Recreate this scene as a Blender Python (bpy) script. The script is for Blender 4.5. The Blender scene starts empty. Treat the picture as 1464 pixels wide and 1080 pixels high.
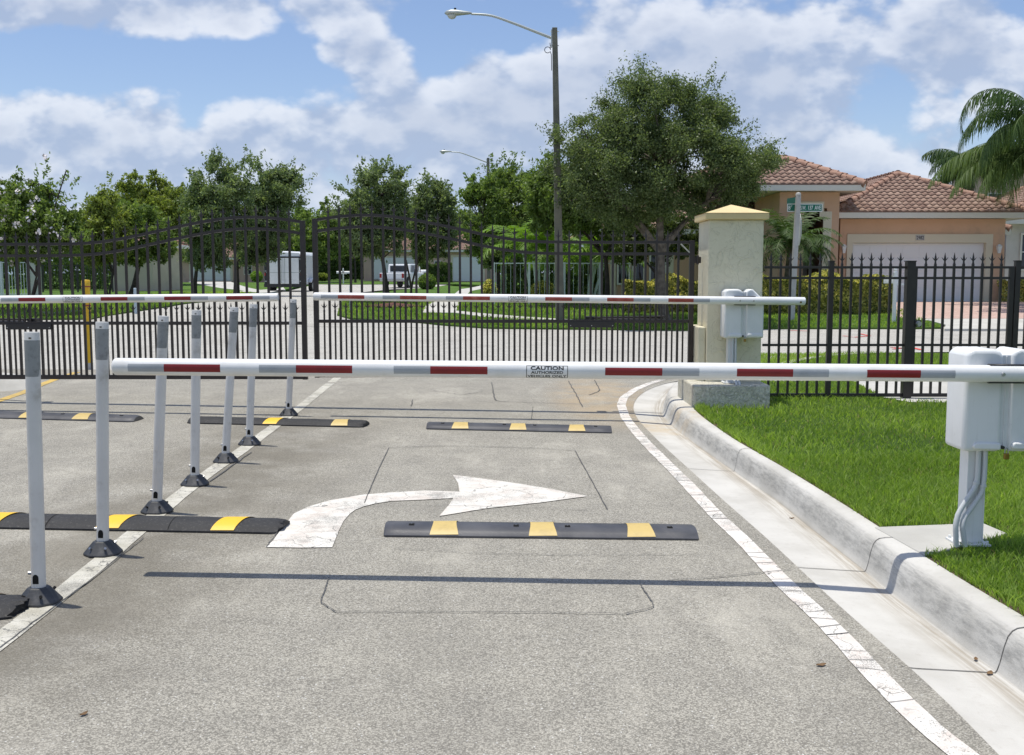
import bpy, bmesh, math, random
import numpy as np
from mathutils import Vector, Matrix
# ---------------------------------------------------------------- camera, light, sky
S = bpy.context.scene; C = S.collection
CAMH = 1.55; F = 1500.0; PIT = math.atan(148/1500)
cd = bpy.data.cameras.new('camera'); cam = bpy.data.objects.new('camera', cd); C.objects.link(cam)
cam.location = (0, 0, CAMH); cam.rotation_euler = (math.pi/2-PIT, 0, 0)
cd.sensor_width = 36; cd.lens = F/1464*36; cd.clip_start = .05; cd.clip_end = 6000
S.camera = cam
S.view_settings.view_transform = 'Standard'; S.view_settings.look = 'None'
S.view_settings.exposure = 0.06; S.view_settings.gamma = 1
SUNV = Vector((-0.135, 0.05, 1.0)).normalized()      # towards the sun
sun_el = math.asin(SUNV.z); sun_az = math.atan2(SUNV.x, SUNV.y)
sl = bpy.data.lights.new('sun', 'SUN'); sl.energy = 4.1; sl.angle = math.radians(.5); sl.color = (1, .955, .865)
so = bpy.data.objects.new('sun', sl); C.objects.link(so); so.location = (0, 0, 30)
so.rotation_euler = SUNV.to_track_quat('Z', 'Y').to_euler()

W = bpy.data.worlds.new('World'); S.world = W; W.use_nodes = True
W.cycles.sampling_method = 'MANUAL'; W.cycles.sample_map_resolution = 256
nt = W.node_tree; nt.nodes.clear()
class N:
    """tiny helper for node maths"""
    def __init__(s, nt): s.nt = nt
    def new(s, t, **k):
        n = s.nt.nodes.new(t)
        for a, b in k.items(): setattr(n, a, b)
        return n
    def link(s, a, b): s.nt.links.new(a, b)
    def m(s, op, *a, clamp=False):
        n = s.nt.nodes.new('ShaderNodeMath'); n.operation = op; n.use_clamp = clamp
        for i, v in enumerate(a):
            if isinstance(v, (int, float)): n.inputs[i].default_value = v
            else: s.link(v, n.inputs[i])
        return n.outputs[0]
    def ss(s, v, a, b, o0=0., o1=1.):
        n = s.nt.nodes.new('ShaderNodeMapRange'); n.interpolation_type = 'SMOOTHSTEP'
        s.link(v, n.inputs[0]); n.inputs[1].default_value = a; n.inputs[2].default_value = b
        n.inputs[3].default_value = o0; n.inputs[4].default_value = o1
        return n.outputs[0]
    def mix(s, f, a, b, bl='MIX'):
        n = s.nt.nodes.new('ShaderNodeMix'); n.data_type = 'RGBA'; n.blend_type = bl
        for v, i in ((f, 0), (a, 6), (b, 7)):
            if isinstance(v, (int, float)): n.inputs[i].default_value = v
            elif isinstance(v, (tuple, list)): n.inputs[i].default_value = (*v[:3], 1)
            else: s.link(v, n.inputs[i])
        return n.outputs[2]
    def noise(s, vec, sc, det=4, rough=.55, dist=0, out=0):
        n = s.nt.nodes.new('ShaderNodeTexNoise'); n.inputs['Scale'].default_value = sc
        n.inputs['Detail'].default_value = det; n.inputs['Roughness'].default_value = rough
        n.inputs['Distortion'].default_value = dist
        if vec is not None: s.link(vec, n.inputs['Vector'])
        return n.outputs[out]
    def vor(s, vec, sc, feat='F1', out='Distance'):
        n = s.nt.nodes.new('ShaderNodeTexVoronoi'); n.feature = feat; n.inputs['Scale'].default_value = sc
        if vec is not None: s.link(vec, n.inputs['Vector'])
        return n.outputs[out]
    def vec(s, x, y, z):
        n = s.nt.nodes.new('ShaderNodeCombineXYZ')
        for i, v in enumerate((x, y, z)):
            if isinstance(v, (int, float)): n.inputs[i].default_value = v
            else: s.link(v, n.inputs[i])
        return n.outputs[0]
    def bump(s, h, st, d=.01, nrm=None):
        n = s.nt.nodes.new('ShaderNodeBump'); n.inputs['Strength'].default_value = st; n.inputs['Distance'].default_value = d
        s.link(h, n.inputs['Height'])
        if nrm is not None: s.link(nrm, n.inputs['Normal'])
        return n.outputs[0]
w = N(nt)
tc = w.new('ShaderNodeTexCoord'); sx = w.new('ShaderNodeSeparateXYZ'); w.link(tc.outputs['Generated'], sx.inputs[0])
ya = w.m('MAXIMUM', w.m('ABSOLUTE', sx.outputs[1]), .25)
U = w.m('DIVIDE', sx.outputs[0], ya); V = w.m('DIVIDE', sx.outputs[2], ya)
def uv_px(px, py):
    yv = (540-py)/F; dy = math.cos(PIT)+yv*math.sin(PIT)
    return ((px-732)/F)/dy, (-math.sin(PIT)+yv*math.cos(PIT))/dy
# cloudiness of the day, as broad banks and gaps in sky directions: (x, y, rx, ry, amount)
BANKS = [(200, 90, 240, 28, -.32), (640, 20, 90, 45, -.36), (425, 95, 90, 52, -.30), (300, 150, 45, 28, -.16), (275, 168, 22, 30, -.16),
         (30, 75, 110, 40, -.22), (640, 100, 30, 32, -.14), (1275, 150, 40, 60, -.16), (1460, 25, 40, 40, -.12), (1385, 230, 60, 50, -.06), (720, 30, 60, 40, -.22),
         (110, 190, 140, 60, .16), (280, 12, 360, 36, .32), (60, 40, 90, 30, .10), (500, 78, 66, 32, .46), (560, 175, 240, 58, .20), (980, 110, 260, 110, .36),
         (1370, 65, 120, 62, .32), (760, 130, 110, 70, .16), (1150, 240, 240, 70, .16), (400, 260, 420, 60, .10), (240, 88, 40, 14, .22)]
def bias(u, v):
    b = None
    for (px, py, rx, ry, am) in BANKS:
        u0, v0 = uv_px(px, py); a = rx/F; c = ry/F
        du = w.m('MULTIPLY', w.m('SUBTRACT', u, u0), 1/a); dv = w.m('MULTIPLY', w.m('SUBTRACT', v, v0), 1/c)
        e = w.m('MULTIPLY', w.m('EXPONENT', w.m('MULTIPLY', w.m('ADD', w.m('MULTIPLY', du, du), w.m('MULTIPLY', dv, dv)), -1.0)), am)
        b = e if b is None else w.m('ADD', b, e)
    return w.m('ADD', b, w.ss(v, .0, .20, .30, .13))
BIAS = bias(U, V)
def density(u, v):
    b = BIAS
    p = w.vec(u, w.m('MULTIPLY', v, 1.55), .37)
    n1 = w.noise(p, 7.4, 8, .54, .12)
    vo = w.new('ShaderNodeTexVoronoi'); vo.feature = 'F1'; vo.inputs['Scale'].default_value = 19; vo.inputs['Detail'].default_value = 3; vo.inputs['Roughness'].default_value = .5
    w.link(p, vo.inputs['Vector'])
    puff = w.m('SUBTRACT', .62, vo.outputs['Distance'])
    n = w.m('ADD', w.m('MULTIPLY', n1, .80), w.m('MULTIPLY', puff, .25))
    return w.m('ADD', w.m('ADD', n, b), 0.0)
d0 = density(U, V)
d1 = density(w.m('ADD', U, -.007), w.m('ADD', V, .024))
mask = w.ss(d0, .41, .60)
thick = w.ss(d0, .60, .90)
lit = w.m('SUBTRACT', d0, d1)
litf = w.ss(lit, -.13, .15)
cl = w.mix(litf, (.40, .49, .67), (.80, .84, .92))
cl = w.mix(w.m('MULTIPLY', thick, .55), cl, (.42, .49, .64))
hz = w.ss(V, -.02, .15, 1., 0.)
cl = w.mix(w.m('MULTIPLY', hz, .62), cl, (.48, .58, .78))
sky = w.new('ShaderNodeTexSky'); sky.sky_type = 'NISHITA'; sky.sun_disc = False
sky.sun_elevation = sun_el; sky.sun_rotation = sun_az; sky.air_density = 1.0; sky.dust_density = .6; sky.ozone_density = 1.6
sk = w.mix(1.0, sky.outputs[0], (.120, .120, .132), 'MULTIPLY')
mk = w.m('MULTIPLY', mask, .86)
col = w.mix(w.m('MULTIPLY', w.ss(V, -.02, .16, 1., 0.), .8), sk, (.42, .53, .76))
col = w.mix(mk, col, cl)
bg = w.new('ShaderNodeBackground'); w.link(col, bg.inputs[0]); bg.inputs[1].default_value = 1.0
bg.inputs[1].default_value = .1
col10 = w.mix(1.0, col, (10, 10, 10), 'MULTIPLY')
w.link(col10, bg.inputs[0])
wo = w.new('ShaderNodeOutputWorld'); w.link(bg.outputs[0], wo.inputs[0])

# ---------------------------------------------------------------- helpers
rnd = random.Random(7); nr = np.random.RandomState(11)
def ss(a, b, x):
    t = min(1, max(0, (x-a)/(b-a))); return t*t*(3-2*t)
def gz(X, Y):
    """the lie of the land: a slight cross fall of the lanes, a rise to the houses"""
    return -.017*max(-7, min(3, X))*(1-ss(13, 20, Y)) + .5*ss(27, 38, Y) + .45*ss(70, 110, Y)
def D(px, py, Y):
    yv = (540-py)/F; dy = math.cos(PIT)+yv*math.sin(PIT); t = Y/dy
    return Vector((t*(px-732)/F, Y, CAMH+t*(-math.sin(PIT)+yv*math.cos(PIT))))
def G(px, py, dz=None, z=None):
    """point of the ground seen there; z: height above the local ground"""
    yv = (540-py)/F; dy = math.cos(PIT)+yv*math.sin(PIT); dzr = (-math.sin(PIT)+yv*math.cos(PIT))/dy; ux = (px-732)/F/dy
    if z is not None:
        Y = (z-CAMH)/dzr; return Vector((ux*Y, Y, z))
    dz = dz or 0
    Y = 1.
    while Y < 400:
        if CAMH+Y*dzr <= gz(ux*Y, Y)+dz: break
        Y += .02 if Y < 20 else .1
    return Vector((ux*Y, Y, gz(ux*Y, Y)+dz))
def mat(name, base, rough=.6, metal=0., fn=None, spec=.5, **k):
    m = bpy.data.materials.new(name); m.use_nodes = True
    t = m.node_tree; b = t.nodes['Principled BSDF']; n = N(t)
    b.inputs['Base Color'].default_value = (*base, 1); b.inputs['Roughness'].default_value = rough
    b.inputs['Metallic'].default_value = metal; b.inputs['Specular IOR Level'].default_value = spec
    for a, v in k.items(): b.inputs[a.replace('_', ' ')].default_value = v
    co = n.new('ShaderNodeTexCoord').outputs['Object']
    if fn: fn(n, b, co)
    return m
def set_(n, b, col=None, nrm=None, rough=None):
    if col is not None: n.link(col, b.inputs['Base Color'])
    if nrm is not None: n.link(nrm, b.inputs['Normal'])
    if rough is not None: n.link(rough, b.inputs['Roughness'])
def worn(c1, c2, sc=3, bs=60, bst=.15, grime=(.2, .19, .17), gsc=1.2, ga=.3):
    def fn(n, b, co):
        c = n.mix(n.ss(n.noise(co, sc, 6), .35, .65), c1, c2)
        g = n.m('MULTIPLY', n.ss(n.noise(co, gsc, 8, .65), .52, .75), ga)
        set_(n, b, n.mix(g, c, grime), n.bump(n.noise(co, bs, 4), bst, .004))
    return fn
class MB:
    def __init__(s): s.v = []; s.f = []; s.mi = []; s.cur = 0
    def add(s, vs, fs):
        o = len(s.v); s.v += [tuple(x) for x in vs]; s.f += [tuple(i+o for i in f) for f in fs]; s.mi += [s.cur]*len(fs); return s
    def box(s, x0, x1, y0, y1, z0, z1, M=None):
        vs = [Vector((x, y, z)) for x in (x0, x1) for y in (y0, y1) for z in (z0, z1)]
        if M is not None: vs = [M @ q for q in vs]
        return s.add(vs, [(0, 1, 3, 2), (4, 6, 7, 5), (0, 4, 5, 1), (2, 3, 7, 6), (0, 2, 6, 4), (1, 5, 7, 3)])
    def frus(s, z0, a0, b0, z1, a1, b1, cx=0, cy=0, dx=0, dy=0):
        vs = [(cx+i*a0, cy+j*b0, z0) for i, j in ((-1, -1), (1, -1), (1, 1), (-1, 1))] + [(cx+dx+i*a1, cy+dy+j*b1, z1) for i, j in ((-1, -1), (1, -1), (1, 1), (-1, 1))]
        return s.add(vs, [(3, 2, 1, 0), (4, 5, 6, 7)]+[(k, (k+1) % 4, 4+(k+1) % 4, 4+k) for k in range(4)])
    def tube(s, pts, rad, n=10, cap=True, flat=1.):
        pts = [Vector(p) for p in pts]; rad = rad if isinstance(rad, (list, tuple)) else [rad]*len(pts)
        vs = []; up = None
        for i, p in enumerate(pts):
            t = (pts[min(i+1, len(pts)-1)]-pts[max(i-1, 0)]).normalized()
            if up is None: up = Vector((0, 0, 1)) if abs(t.z) < .9 else Vector((0, 1, 0))
            a = t.cross(up)
            a = a.normalized() if a.length > 1e-6 else Vector((1, 0, 0)); bq = a.cross(t).normalized(); up = bq
            for k in range(n):
                an = 2*math.pi*k/n; vs.append(p+a*math.cos(an)*rad[i]+bq*math.sin(an)*rad[i]*flat)
        fs = [(i*n+k, i*n+(k+1) % n, (i+1)*n+(k+1) % n, (i+1)*n+k) for i in range(len(pts)-1) for k in range(n)]
        if cap: fs += [tuple(range(n-1, -1, -1)), tuple((len(pts)-1)*n+k for k in range(n))]
        return s.add(vs, fs)
    def lathe(s, prof, n=20, cx=0, cy=0):
        vs = [(cx+r*math.cos(2*math.pi*k/n), cy+r*math.sin(2*math.pi*k/n), z) for r, z in prof for k in range(n)]
        fs = [(i*n+k, i*n+(k+1) % n, (i+1)*n+(k+1) % n, (i+1)*n+k) for i in range(len(prof)-1) for k in range(n)]
        fs += [tuple(range(n-1, -1, -1)), tuple((len(prof)-1)*n+k for k in range(n))]
        return s.add(vs, fs)
    def prism(s, poly, y0, y1, M=None):
        """polygon in x,z pulled from y0 to y1"""
        n = len(poly); vs = [Vector((x, y0, z)) for x, z in poly]+[Vector((x, y1, z)) for x, z in poly]
        if M is not None: vs = [M @ q for q in vs]
        return s.add(vs, [tuple(range(n)), tuple(range(2*n-1, n-1, -1))]+[(k, n+k, n+(k+1) % n, (k+1) % n) for k in range(n)])
    def build(s, name, m, parent=None, smooth=False, bevel=0, seg=2, loc=None, recalc=True):
        me = bpy.data.meshes.new(name); me.from_pydata(s.v, [], s.f)
        for x in (m if isinstance(m, (list, tuple)) else [m]): me.materials.append(x)
        if any(s.mi): me.polygons.foreach_set('material_index', s.mi)
        if recalc:
            bm = bmesh.new(); bm.from_mesh(me); bmesh.ops.recalc_face_normals(bm, faces=bm.faces); bm.to_mesh(me); bm.free()
        o = bpy.data.objects.new(name, me); C.objects.link(o)
        if smooth:
            me.polygons.foreach_set('use_smooth', [True]*len(me.polygons))
            try: me.set_sharp_from_angle(angle=math.radians(smooth if smooth > 1 else 40))
            except Exception: pass
        if bevel:
            md = o.modifiers.new('bevel', 'BEVEL'); md.width = bevel; md.segments = seg; md.limit_method = 'ANGLE'; md.angle_limit = math.radians(35)
            if not smooth: md.harden_normals = False
        if parent is not None: o.parent = parent
        if loc is not None: o.location = loc
        return o
def tag(o, label=None, cat=None, group=None, kind=None):
    if label: o['label'] = label
    if cat: o['category'] = cat
    if group: o['group'] = group
    if kind: o['kind'] = kind
    return o
def thing(name, label, cat, loc=(0, 0, 0), group=None, rz=0):
    o = bpy.data.objects.new(name, None); C.objects.link(o); o.location = loc; o.rotation_euler = (0, 0, rz)
    o.empty_display_size = .2
    return tag(o, label, cat, group)
def copy_tree(o, parent=None):
    c = o.copy(); C.objects.link(c); c.parent = parent
    for ch in list(o.children): copy_tree(ch, c)
    return c
CUTY = [13+k for k in range(8)]+[27+k for k in range(12)]+[70+4*k for k in range(11)]
def sheet(name, pts, dz, m, kind='structure', zf=None):
    bm = bmesh.new(); vs = [bm.verts.new((p[0], p[1], 0)) for p in pts]
    from mathutils.geometry import tessellate_polygon
    for tri in tessellate_polygon([[Vector((p[0], p[1], 0)) for p in pts]]):
        try: bm.faces.new([vs[k] for k in tri])
        except ValueError: pass
    lo = min(p[1] for p in pts); hi = max(p[1] for p in pts)
    for y in CUTY:
        if lo < y < hi: bmesh.ops.bisect_plane(bm, geom=bm.verts[:]+bm.edges[:]+bm.faces[:], plane_co=(0, y, 0), plane_no=(0, 1, 0))
    for x in (-7, 3): bmesh.ops.bisect_plane(bm, geom=bm.verts[:]+bm.edges[:]+bm.faces[:], plane_co=(x, 0, 0), plane_no=(1, 0, 0))
    for v in bm.verts: v.co.z = (zf(v.co.x, v.co.y) if zf else gz(v.co.x, v.co.y))+dz
    for f in bm.faces:
        f.normal_update()
        if f.normal.z < 0: f.normal_flip()
    if dz > .03:      # raised sheets get an edge that goes down into the ground
        r = bmesh.ops.extrude_edge_only(bm, edges=[e for e in bm.edges if len(e.link_faces) == 1])
        for v in r['geom']:
            if isinstance(v, bmesh.types.BMVert): v.co.z -= .11
    me = bpy.data.meshes.new(name); bm.to_mesh(me); bm.free(); me.materials.append(m)
    o = bpy.data.objects.new(name, me); C.objects.link(o)
    if kind: o['kind'] = kind
    return o
def resample(pts, n):
    pts = [np.array(p, float) for p in pts]; L = [0]
    for a, b in zip(pts, pts[1:]): L.append(L[-1]+np.linalg.norm(b-a))
    out = []
    for t in np.linspace(0, L[-1], n):
        i = min(len(L)-2, max(0, int(np.searchsorted(L, t))-1)); q = (t-L[i])/(L[i+1]-L[i]+1e-9)
        out.append(pts[i]*(1-q)+pts[i+1]*q)
    out = np.array(out)
    for _ in range(2): out[1:-1] = out[1:-1]*.5+(out[:-2]+out[2:])*.25
    return out
def ribbon(mb, pts, wd, dz, zf=gz, jit=0):
    P = [Vector((p[0], p[1], 0)) for p in pts]; vs = []
    for i, p in enumerate(P):
        t = (P[min(i+1, len(P)-1)]-P[max(i-1, 0)]).normalized(); nn = Vector((-t.y, t.x, 0))
        for sgn in (-1, 1):
            q = p+nn*sgn*(wd/2*(1+rnd.uniform(-jit, jit))); vs.append((q.x, q.y, zf(q.x, q.y)+dz))
    mb.add(vs, [(2*i, 2*i+1, 2*i+3, 2*i+2) for i in range(len(P)-1)])
# ---------------------------------------------------------------- materials
def f_asphalt(c1, c2, stain=True):
    def fn(n, b, co):
        v = n.new('ShaderNodeTexVoronoi'); v.inputs['Scale'].default_value = 165; n.link(co, v.inputs['Vector'])
        sp = n.new('ShaderNodeSeparateColor'); n.link(v.outputs['Color'], sp.inputs[0])
        g = n.mix(n.ss(sp.outputs[0], .05, .95), c1, c2)
        g = n.mix(n.ss(sp.outputs[1], .985, .995), g, (.66, .65, .61))
        g = n.mix(n.m('MULTIPLY', n.ss(v.outputs['Distance'], .35, .75), .42), g, (.09, .088, .08))
        fine = n.noise(co, 260, 2, .6)
        g = n.mix(1., g, n.mix(fine, (.80, .80, .80), (1.18, 1.18, 1.18)), 'MULTIPLY')
        big = n.noise(co, .55, 5, .6)
        g = n.mix(n.m('MULTIPLY', n.ss(big, .45, .75), .30), g, (.25, .235, .205), 'MIX')
        g = n.mix(1., g, n.mix(n.ss(n.noise(co, 2.4, 6, .65), .3, .7), (.90, .90, .90), (1.06, 1.06, 1.05)), 'MULTIPLY')
        if stain:
            # polished wheel tracks and darker middle strip of each lane, oil drips
            s0 = n.new('ShaderNodeSeparateXYZ'); n.link(co, s0.inputs[0])
            tw_ = n.m('ADD', s0.outputs[0], n.m('MULTIPLY', n.noise(co, .35, 3), .7))
            trk = n.m('MULTIPLY', n.ss(n.m('COSINE', n.m('MULTIPLY', tw_, 3.7)), .1, 1.), n.ss(n.noise(co, .9, 6, .65), .35, .65))
            g = n.mix(n.m('MULTIPLY', trk, .22), g, (.20, .19, .165))
            dv = n.vor(co, 1.7); dr = n.m('MULTIPLY', n.ss(n.m('ADD', dv, n.m('MULTIPLY', n.noise(co, 18, 4), .08)), .05, .13, 1., 0.), n.ss(n.noise(co, .8, 3), .5, .62))
            g = n.mix(n.m('MULTIPLY', dr, .45), g, (.09, .085, .075))
            lg = n.noise(n.vec(n.m('MULTIPLY', s0.outputs[0], .9), n.m('MULTIPLY', s0.outputs[1], .35), 2), 1.6, 9, .72)
            g = n.mix(n.m('MULTIPLY', n.ss(lg, .50, .70), .30), g, (.62, .585, .50), 'MIX')
            s = n.new('ShaderNodeSeparateXYZ'); n.link(co, s.inputs[0])
            # brown-grey run-off stain along the lane divider and a rust stain at the kerb nose
            dx = n.m('ABSOLUTE', n.m('ADD', s.outputs[0], 2.15))
            a = n.m('MULTIPLY', n.ss(dx, .15, 1.25, 1., 0.), n.ss(n.noise(co, 1.3, 5, .6), .30, .58))
            a = n.m('MULTIPLY', a, n.ss(s.outputs[1], 3.0, 4.2)); a = n.m('MULTIPLY', a, n.ss(s.outputs[1], 10, 13, 1., 0.))
            g = n.mix(n.m('MULTIPLY', a, .60), g, (.135, .120, .090))
            rx = n.m('MULTIPLY', n.m('SUBTRACT', s.outputs[0], 1.15), 1.2); ry = n.m('MULTIPLY', n.m('SUBTRACT', s.outputs[1], 13.2), .32)
            r = n.ss(n.m('ADD', n.m('MULTIPLY', rx, rx), n.m('MULTIPLY', ry, ry)), .1, 1.0, 1., 0.)
            r = n.m('MULTIPLY', r, n.ss(n.noise(co, 2.2, 6, .7), .3, .6))
            g = n.mix(n.m('MULTIPLY', r, .55), g, (.44, .33, .20))
        h = n.m('ADD', v.outputs['Distance'], n.m('MULTIPLY', fine, .4))
        set_(n, b, g, n.bump(h, .55, .006))
    return fn
M_asph = mat('asphalt', (.2, .2, .19), .92, fn=f_asphalt((.238, .224, .192), (.490, .464, .400)), spec=.25)
M_road = mat('street_asphalt', (.3, .3, .28), .92, fn=f_asphalt((.43, .415, .38), (.62, .60, .55), False), spec=.25)
def f_conc(n, b, co):
    c = n.mix(n.ss(n.noise(co, 1.3, 8, .62), .35, .7), (.53, .52, .48), (.42, .41, .375))
    c = n.mix(n.m('MULTIPLY', n.ss(n.noise(co, 14, 6, .7), .55, .75), .35), c, (.38, .35, .30))
    c = n.mix(n.m('MULTIPLY', n.ss(n.noise(co, 180, 2, .7), .6, .72), .4), c, (.33, .31, .28))
    set_(n, b, c, n.bump(n.noise(co, 120, 5, .7), .35, .004))
M_conc = mat('concrete', (.5, .48, .44), .85, fn=f_conc, spec=.3)
def f_kerb(n, b, co):
    uvn = n.new('ShaderNodeUVMap'); s = n.new('ShaderNodeSeparateXYZ'); n.link(uvn.outputs[0], s.inputs[0])
    u, v = s.outputs[0], s.outputs[1]      # u along in metres, v across 0..1
    c = n.mix(n.ss(n.noise(co, 1.7, 8, .62), .35, .7), (.58, .565, .525), (.47, .455, .415))
    c = n.mix(n.m('MULTIPLY', n.ss(n.noise(co, 22, 6, .7), .52, .75), .30), c, (.36, .33, .28))
    # black algae streaks on the kerb face
    st = n.noise(n.vec(n.m('MULTIPLY', u, 5), n.m('MULTIPLY', v, 26), 0), 1.3, 10, .8)
    face = n.m('MULTIPLY', n.ss(v, .585, .63), n.ss(v, .69, .80, 1., 0.))
    c = n.mix(n.m('MULTIPLY', n.m('MULTIPLY', face, n.ss(st, .40, .66)), .60), c, (.17, .168, .16))
    # brown silt in the gutter
    silt = n.m('MULTIPLY', n.ss(v, .36, .50), n.ss(v, .545, .60, 1., 0.))
    c = n.mix(n.m('MULTIPLY', n.m('MULTIPLY', silt, n.ss(n.noise(n.vec(n.m('MULTIPLY', u, .7), n.m('MULTIPLY', v, 18), 3), 1.5, 7, .7), .35, .62)), .62), c, (.24, .195, .135))
    ru = n.ss(n.m('ABSOLUTE', n.m('SUBTRACT', u, 9.6)), .1, .8, 1., 0.)
    c = n.mix(n.m('MULTIPLY', n.m('MULTIPLY', ru, n.ss(n.noise(co, 3.1, 6, .7), .4, .6)), .5), c, (.48, .36, .20))
    set_(n, b, c, n.bump(n.noise(co, 130, 5, .7), .4, .004))
M_kerb = mat('kerb_concrete', (.5, .48, .44), .88, fn=f_kerb, spec=.25)
def f_paint(c, dirt, crk=9, th=.035):
    def fn(n, b, co):
        wv = n.new('ShaderNodeVectorMath'); wv.operation = 'ADD'; n.link(co, wv.inputs[0])
        nn = n.new('ShaderNodeTexNoise'); nn.inputs['Scale'].default_value = 7; nn.inputs['Detail'].default_value = 5; n.link(co, nn.inputs['Vector'])
        sc = n.new('ShaderNodeVectorMath'); sc.operation = 'SCALE'; sc.inputs[3].default_value = .16; n.link(nn.outputs['Color'], sc.inputs[0]); n.link(sc.outputs[0], wv.inputs[1])
        e = n.vor(wv.outputs[0], crk, 'DISTANCE_TO_EDGE')
        cr = n.m('MULTIPLY', n.ss(e, th*.35, th*.8, 1., 0.), n.ss(n.noise(co, 3.3, 4), .42, .60))
        cr = n.m('MAXIMUM', cr, n.ss(n.noise(co, 30, 6, .7), .64, .70))
        g = n.mix(n.ss(n.noise(co, 6, 7, .7), .35, .75), c, dirt)
        ag = n.m('ADD', n.m('MULTIPLY', n.vor(co, 170), .35), n.noise(co, 2.6, 8, .75))
        cr = n.m('MAXIMUM', cr, n.m('MULTIPLY', n.ss(ag, .70, .84), .7))
        set_(n, b, n.mix(cr, g, (.16, .155, .14)), n.bump(n.noise(co, 110, 4), .3, .004))
    return fn
M_white = mat('white_road_paint', (.7, .7, .68), .75, fn=f_paint((.70, .68, .62), (.56, .495, .435), 5, .022))
M_seg = mat('white_edge_paint', (.7, .7, .68), .75, fn=f_paint((.74, .72, .665), (.60, .52, .46), 7, .026))
M_oldline = mat('aged_lane_paint', (.5, .48, .42), .8, fn=f_paint((.56, .54, .47), (.36, .34, .27), 8, .03))
M_yline = mat('yellow_road_paint', (.6, .4, .08), .8, fn=f_paint((.62, .42, .09), (.42, .30, .10), 8, .03))
M_rline = mat('red_marking_paint', (.6, .06, .05), .8)
M_crack_shadow = mat('sealed_crack_and_shadow', (.05, .05, .048), .8, fn=lambda n, b, co: set_(n, b, n.mix(n.ss(n.noise(co, 40, 5, .8), .35, .65), (.035, .035, .034), (.16, .155, .145))))
def f_stucco(n, b, co):
    nn = n.noise(co, 3.2, 2, .5, 1.5)
    ridge = n.ss(n.m('ABSOLUTE', n.m('SUBTRACT', nn, .5)), .0, .022, 1., 0.)
    n2 = n.noise(co, 5.3, 3, .5, 2.2)
    ridge2 = n.ss(n.m('ABSOLUTE', n.m('SUBTRACT', n2, .52)), .0, .018, 1., 0.)
    h = n.m('ADD', n.m('ADD', n.m('MULTIPLY', ridge, .6), n.m('MULTIPLY', ridge2, .5)), n.m('MULTIPLY', n.noise(co, 45, 4), .25))
    c = n.mix(n.ss(n.noise(co, 1.1, 6, .6), .35, .7), (.75, .70, .52), (.67, .62, .455))
    c = n.mix(n.m('MULTIPLY', n.m('ADD', ridge, ridge2), .05), c, (.34, .31, .22))
    c = n.mix(n.m('MULTIPLY', n.ss(n.noise(co, 9, 7, .7), .6, .72), .25), c, (.5, .38, .16))
    set_(n, b, c, n.bump(h, .6, .010))
M_stucco = mat('cream_stucco', (.6, .56, .42), .85, fn=f_stucco, spec=.3)
def f_plinth(n, b, co):
    rg = n.ss(n.m('ABSOLUTE', n.m('SUBTRACT', n.noise(co, 9, 3, .55, 1.8), .5)), .0, .03, 1., 0.)
    nn = n.m('ADD', n.noise(co, 16, 7, .75, 1.2), n.m('MULTIPLY', rg, .35))
    c = n.mix(n.ss(nn, .40, .70), (.70, .665, .545), (.82, .79, .67)); c = n.mix(n.m('MULTIPLY', n.ss(n.noise(co, 24, 6, .8), .54, .64), .5), c, (.30, .28, .23))
    set_(n, b, c, n.bump(nn, 1.0, .03))
M_plinth = mat('rough_stucco', (.6, .57, .48), .85, fn=f_plinth, spec=.3)
M_cap = mat('yellow_cream_paint', (.72, .56, .27), .6, fn=worn((.76, .60, .30), (.68, .53, .27)))
def f_wm(n, b, co):
    c = n.mix(n.ss(n.noise(co, 4, 6), .4, .75), (.78, .79, .78), (.70, .71, .70))
    c = n.mix(n.m('MULTIPLY', n.ss(n.noise(co, 13, 8, .75), .62, .72), .30), c, (.42, .40, .36))
    s = n.new('ShaderNodeSeparateXYZ'); n.link(co, s.inputs[0]); stv = n.noise(n.vec(n.m('MULTIPLY', s.outputs[0], 60), n.m('MULTIPLY', s.outputs[1], 60), n.m('MULTIPLY', s.outputs[2], 3)), 1, 5, .7)
    c = n.mix(n.m('MULTIPLY', n.ss(stv, .55, .75), .22), c, (.45, .44, .38))
    set_(n, b, c, n.bump(n.noise(co, 90, 3), .04, .003))
M_wm = mat('white_powder_coat', (.78, .79, .78), .38, fn=f_wm)
M_arm = mat('white_enamel', (.8, .8, .79), .28, fn=worn((.82, .82, .81), (.76, .76, .745), 5, 60, .02, (.45, .43, .38), 7, .22))
def f_tape(c, c2):
    def fn(n, b, co):
        g = n.mix(n.ss(n.noise(co, 9, 6, .7), .45, .75), c, c2)
        set_(n, b, g)
    return fn
M_red = mat('red_reflective_tape', (.35, .02, .03), .45, fn=f_tape((.24, .012, .014), (.18, .010, .012)))
M_redf = mat('faded_red_tape', (.4, .08, .05), .5, fn=f_tape((.30, .050, .034), (.46, .14, .10)))
M_silv = mat('silver_reflective_tape', (.38, .40, .42), .5, fn=f_tape((.40, .42, .44), (.33, .35, .37)))
M_ink = mat('black_print', (.02, .02, .02), .6)
M_iron = mat('black_painted_aluminium', (.022, .018, .018), .42, fn=worn((.028, .021, .019), (.038, .029, .025), 6, 80, .05, (.07, .06, .05), 8, .35))
M_darkp = mat('dark_housing', (.03, .027, .026), .5)
M_delin = mat('grey_white_plastic', (.6, .61, .61), .45, fn=worn((.67, .66, .63), (.59, .58, .555), 2.3, 60, .05, (.25, .22, .17), 9, .45))
M_refl = mat('grey_reflective_sheet', (.27, .28, .27), .6, fn=worn((.27, .28, .275), (.22, .23, .225), 12, 160, .2, (.10, .10, .10), 16, .7))
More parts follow.
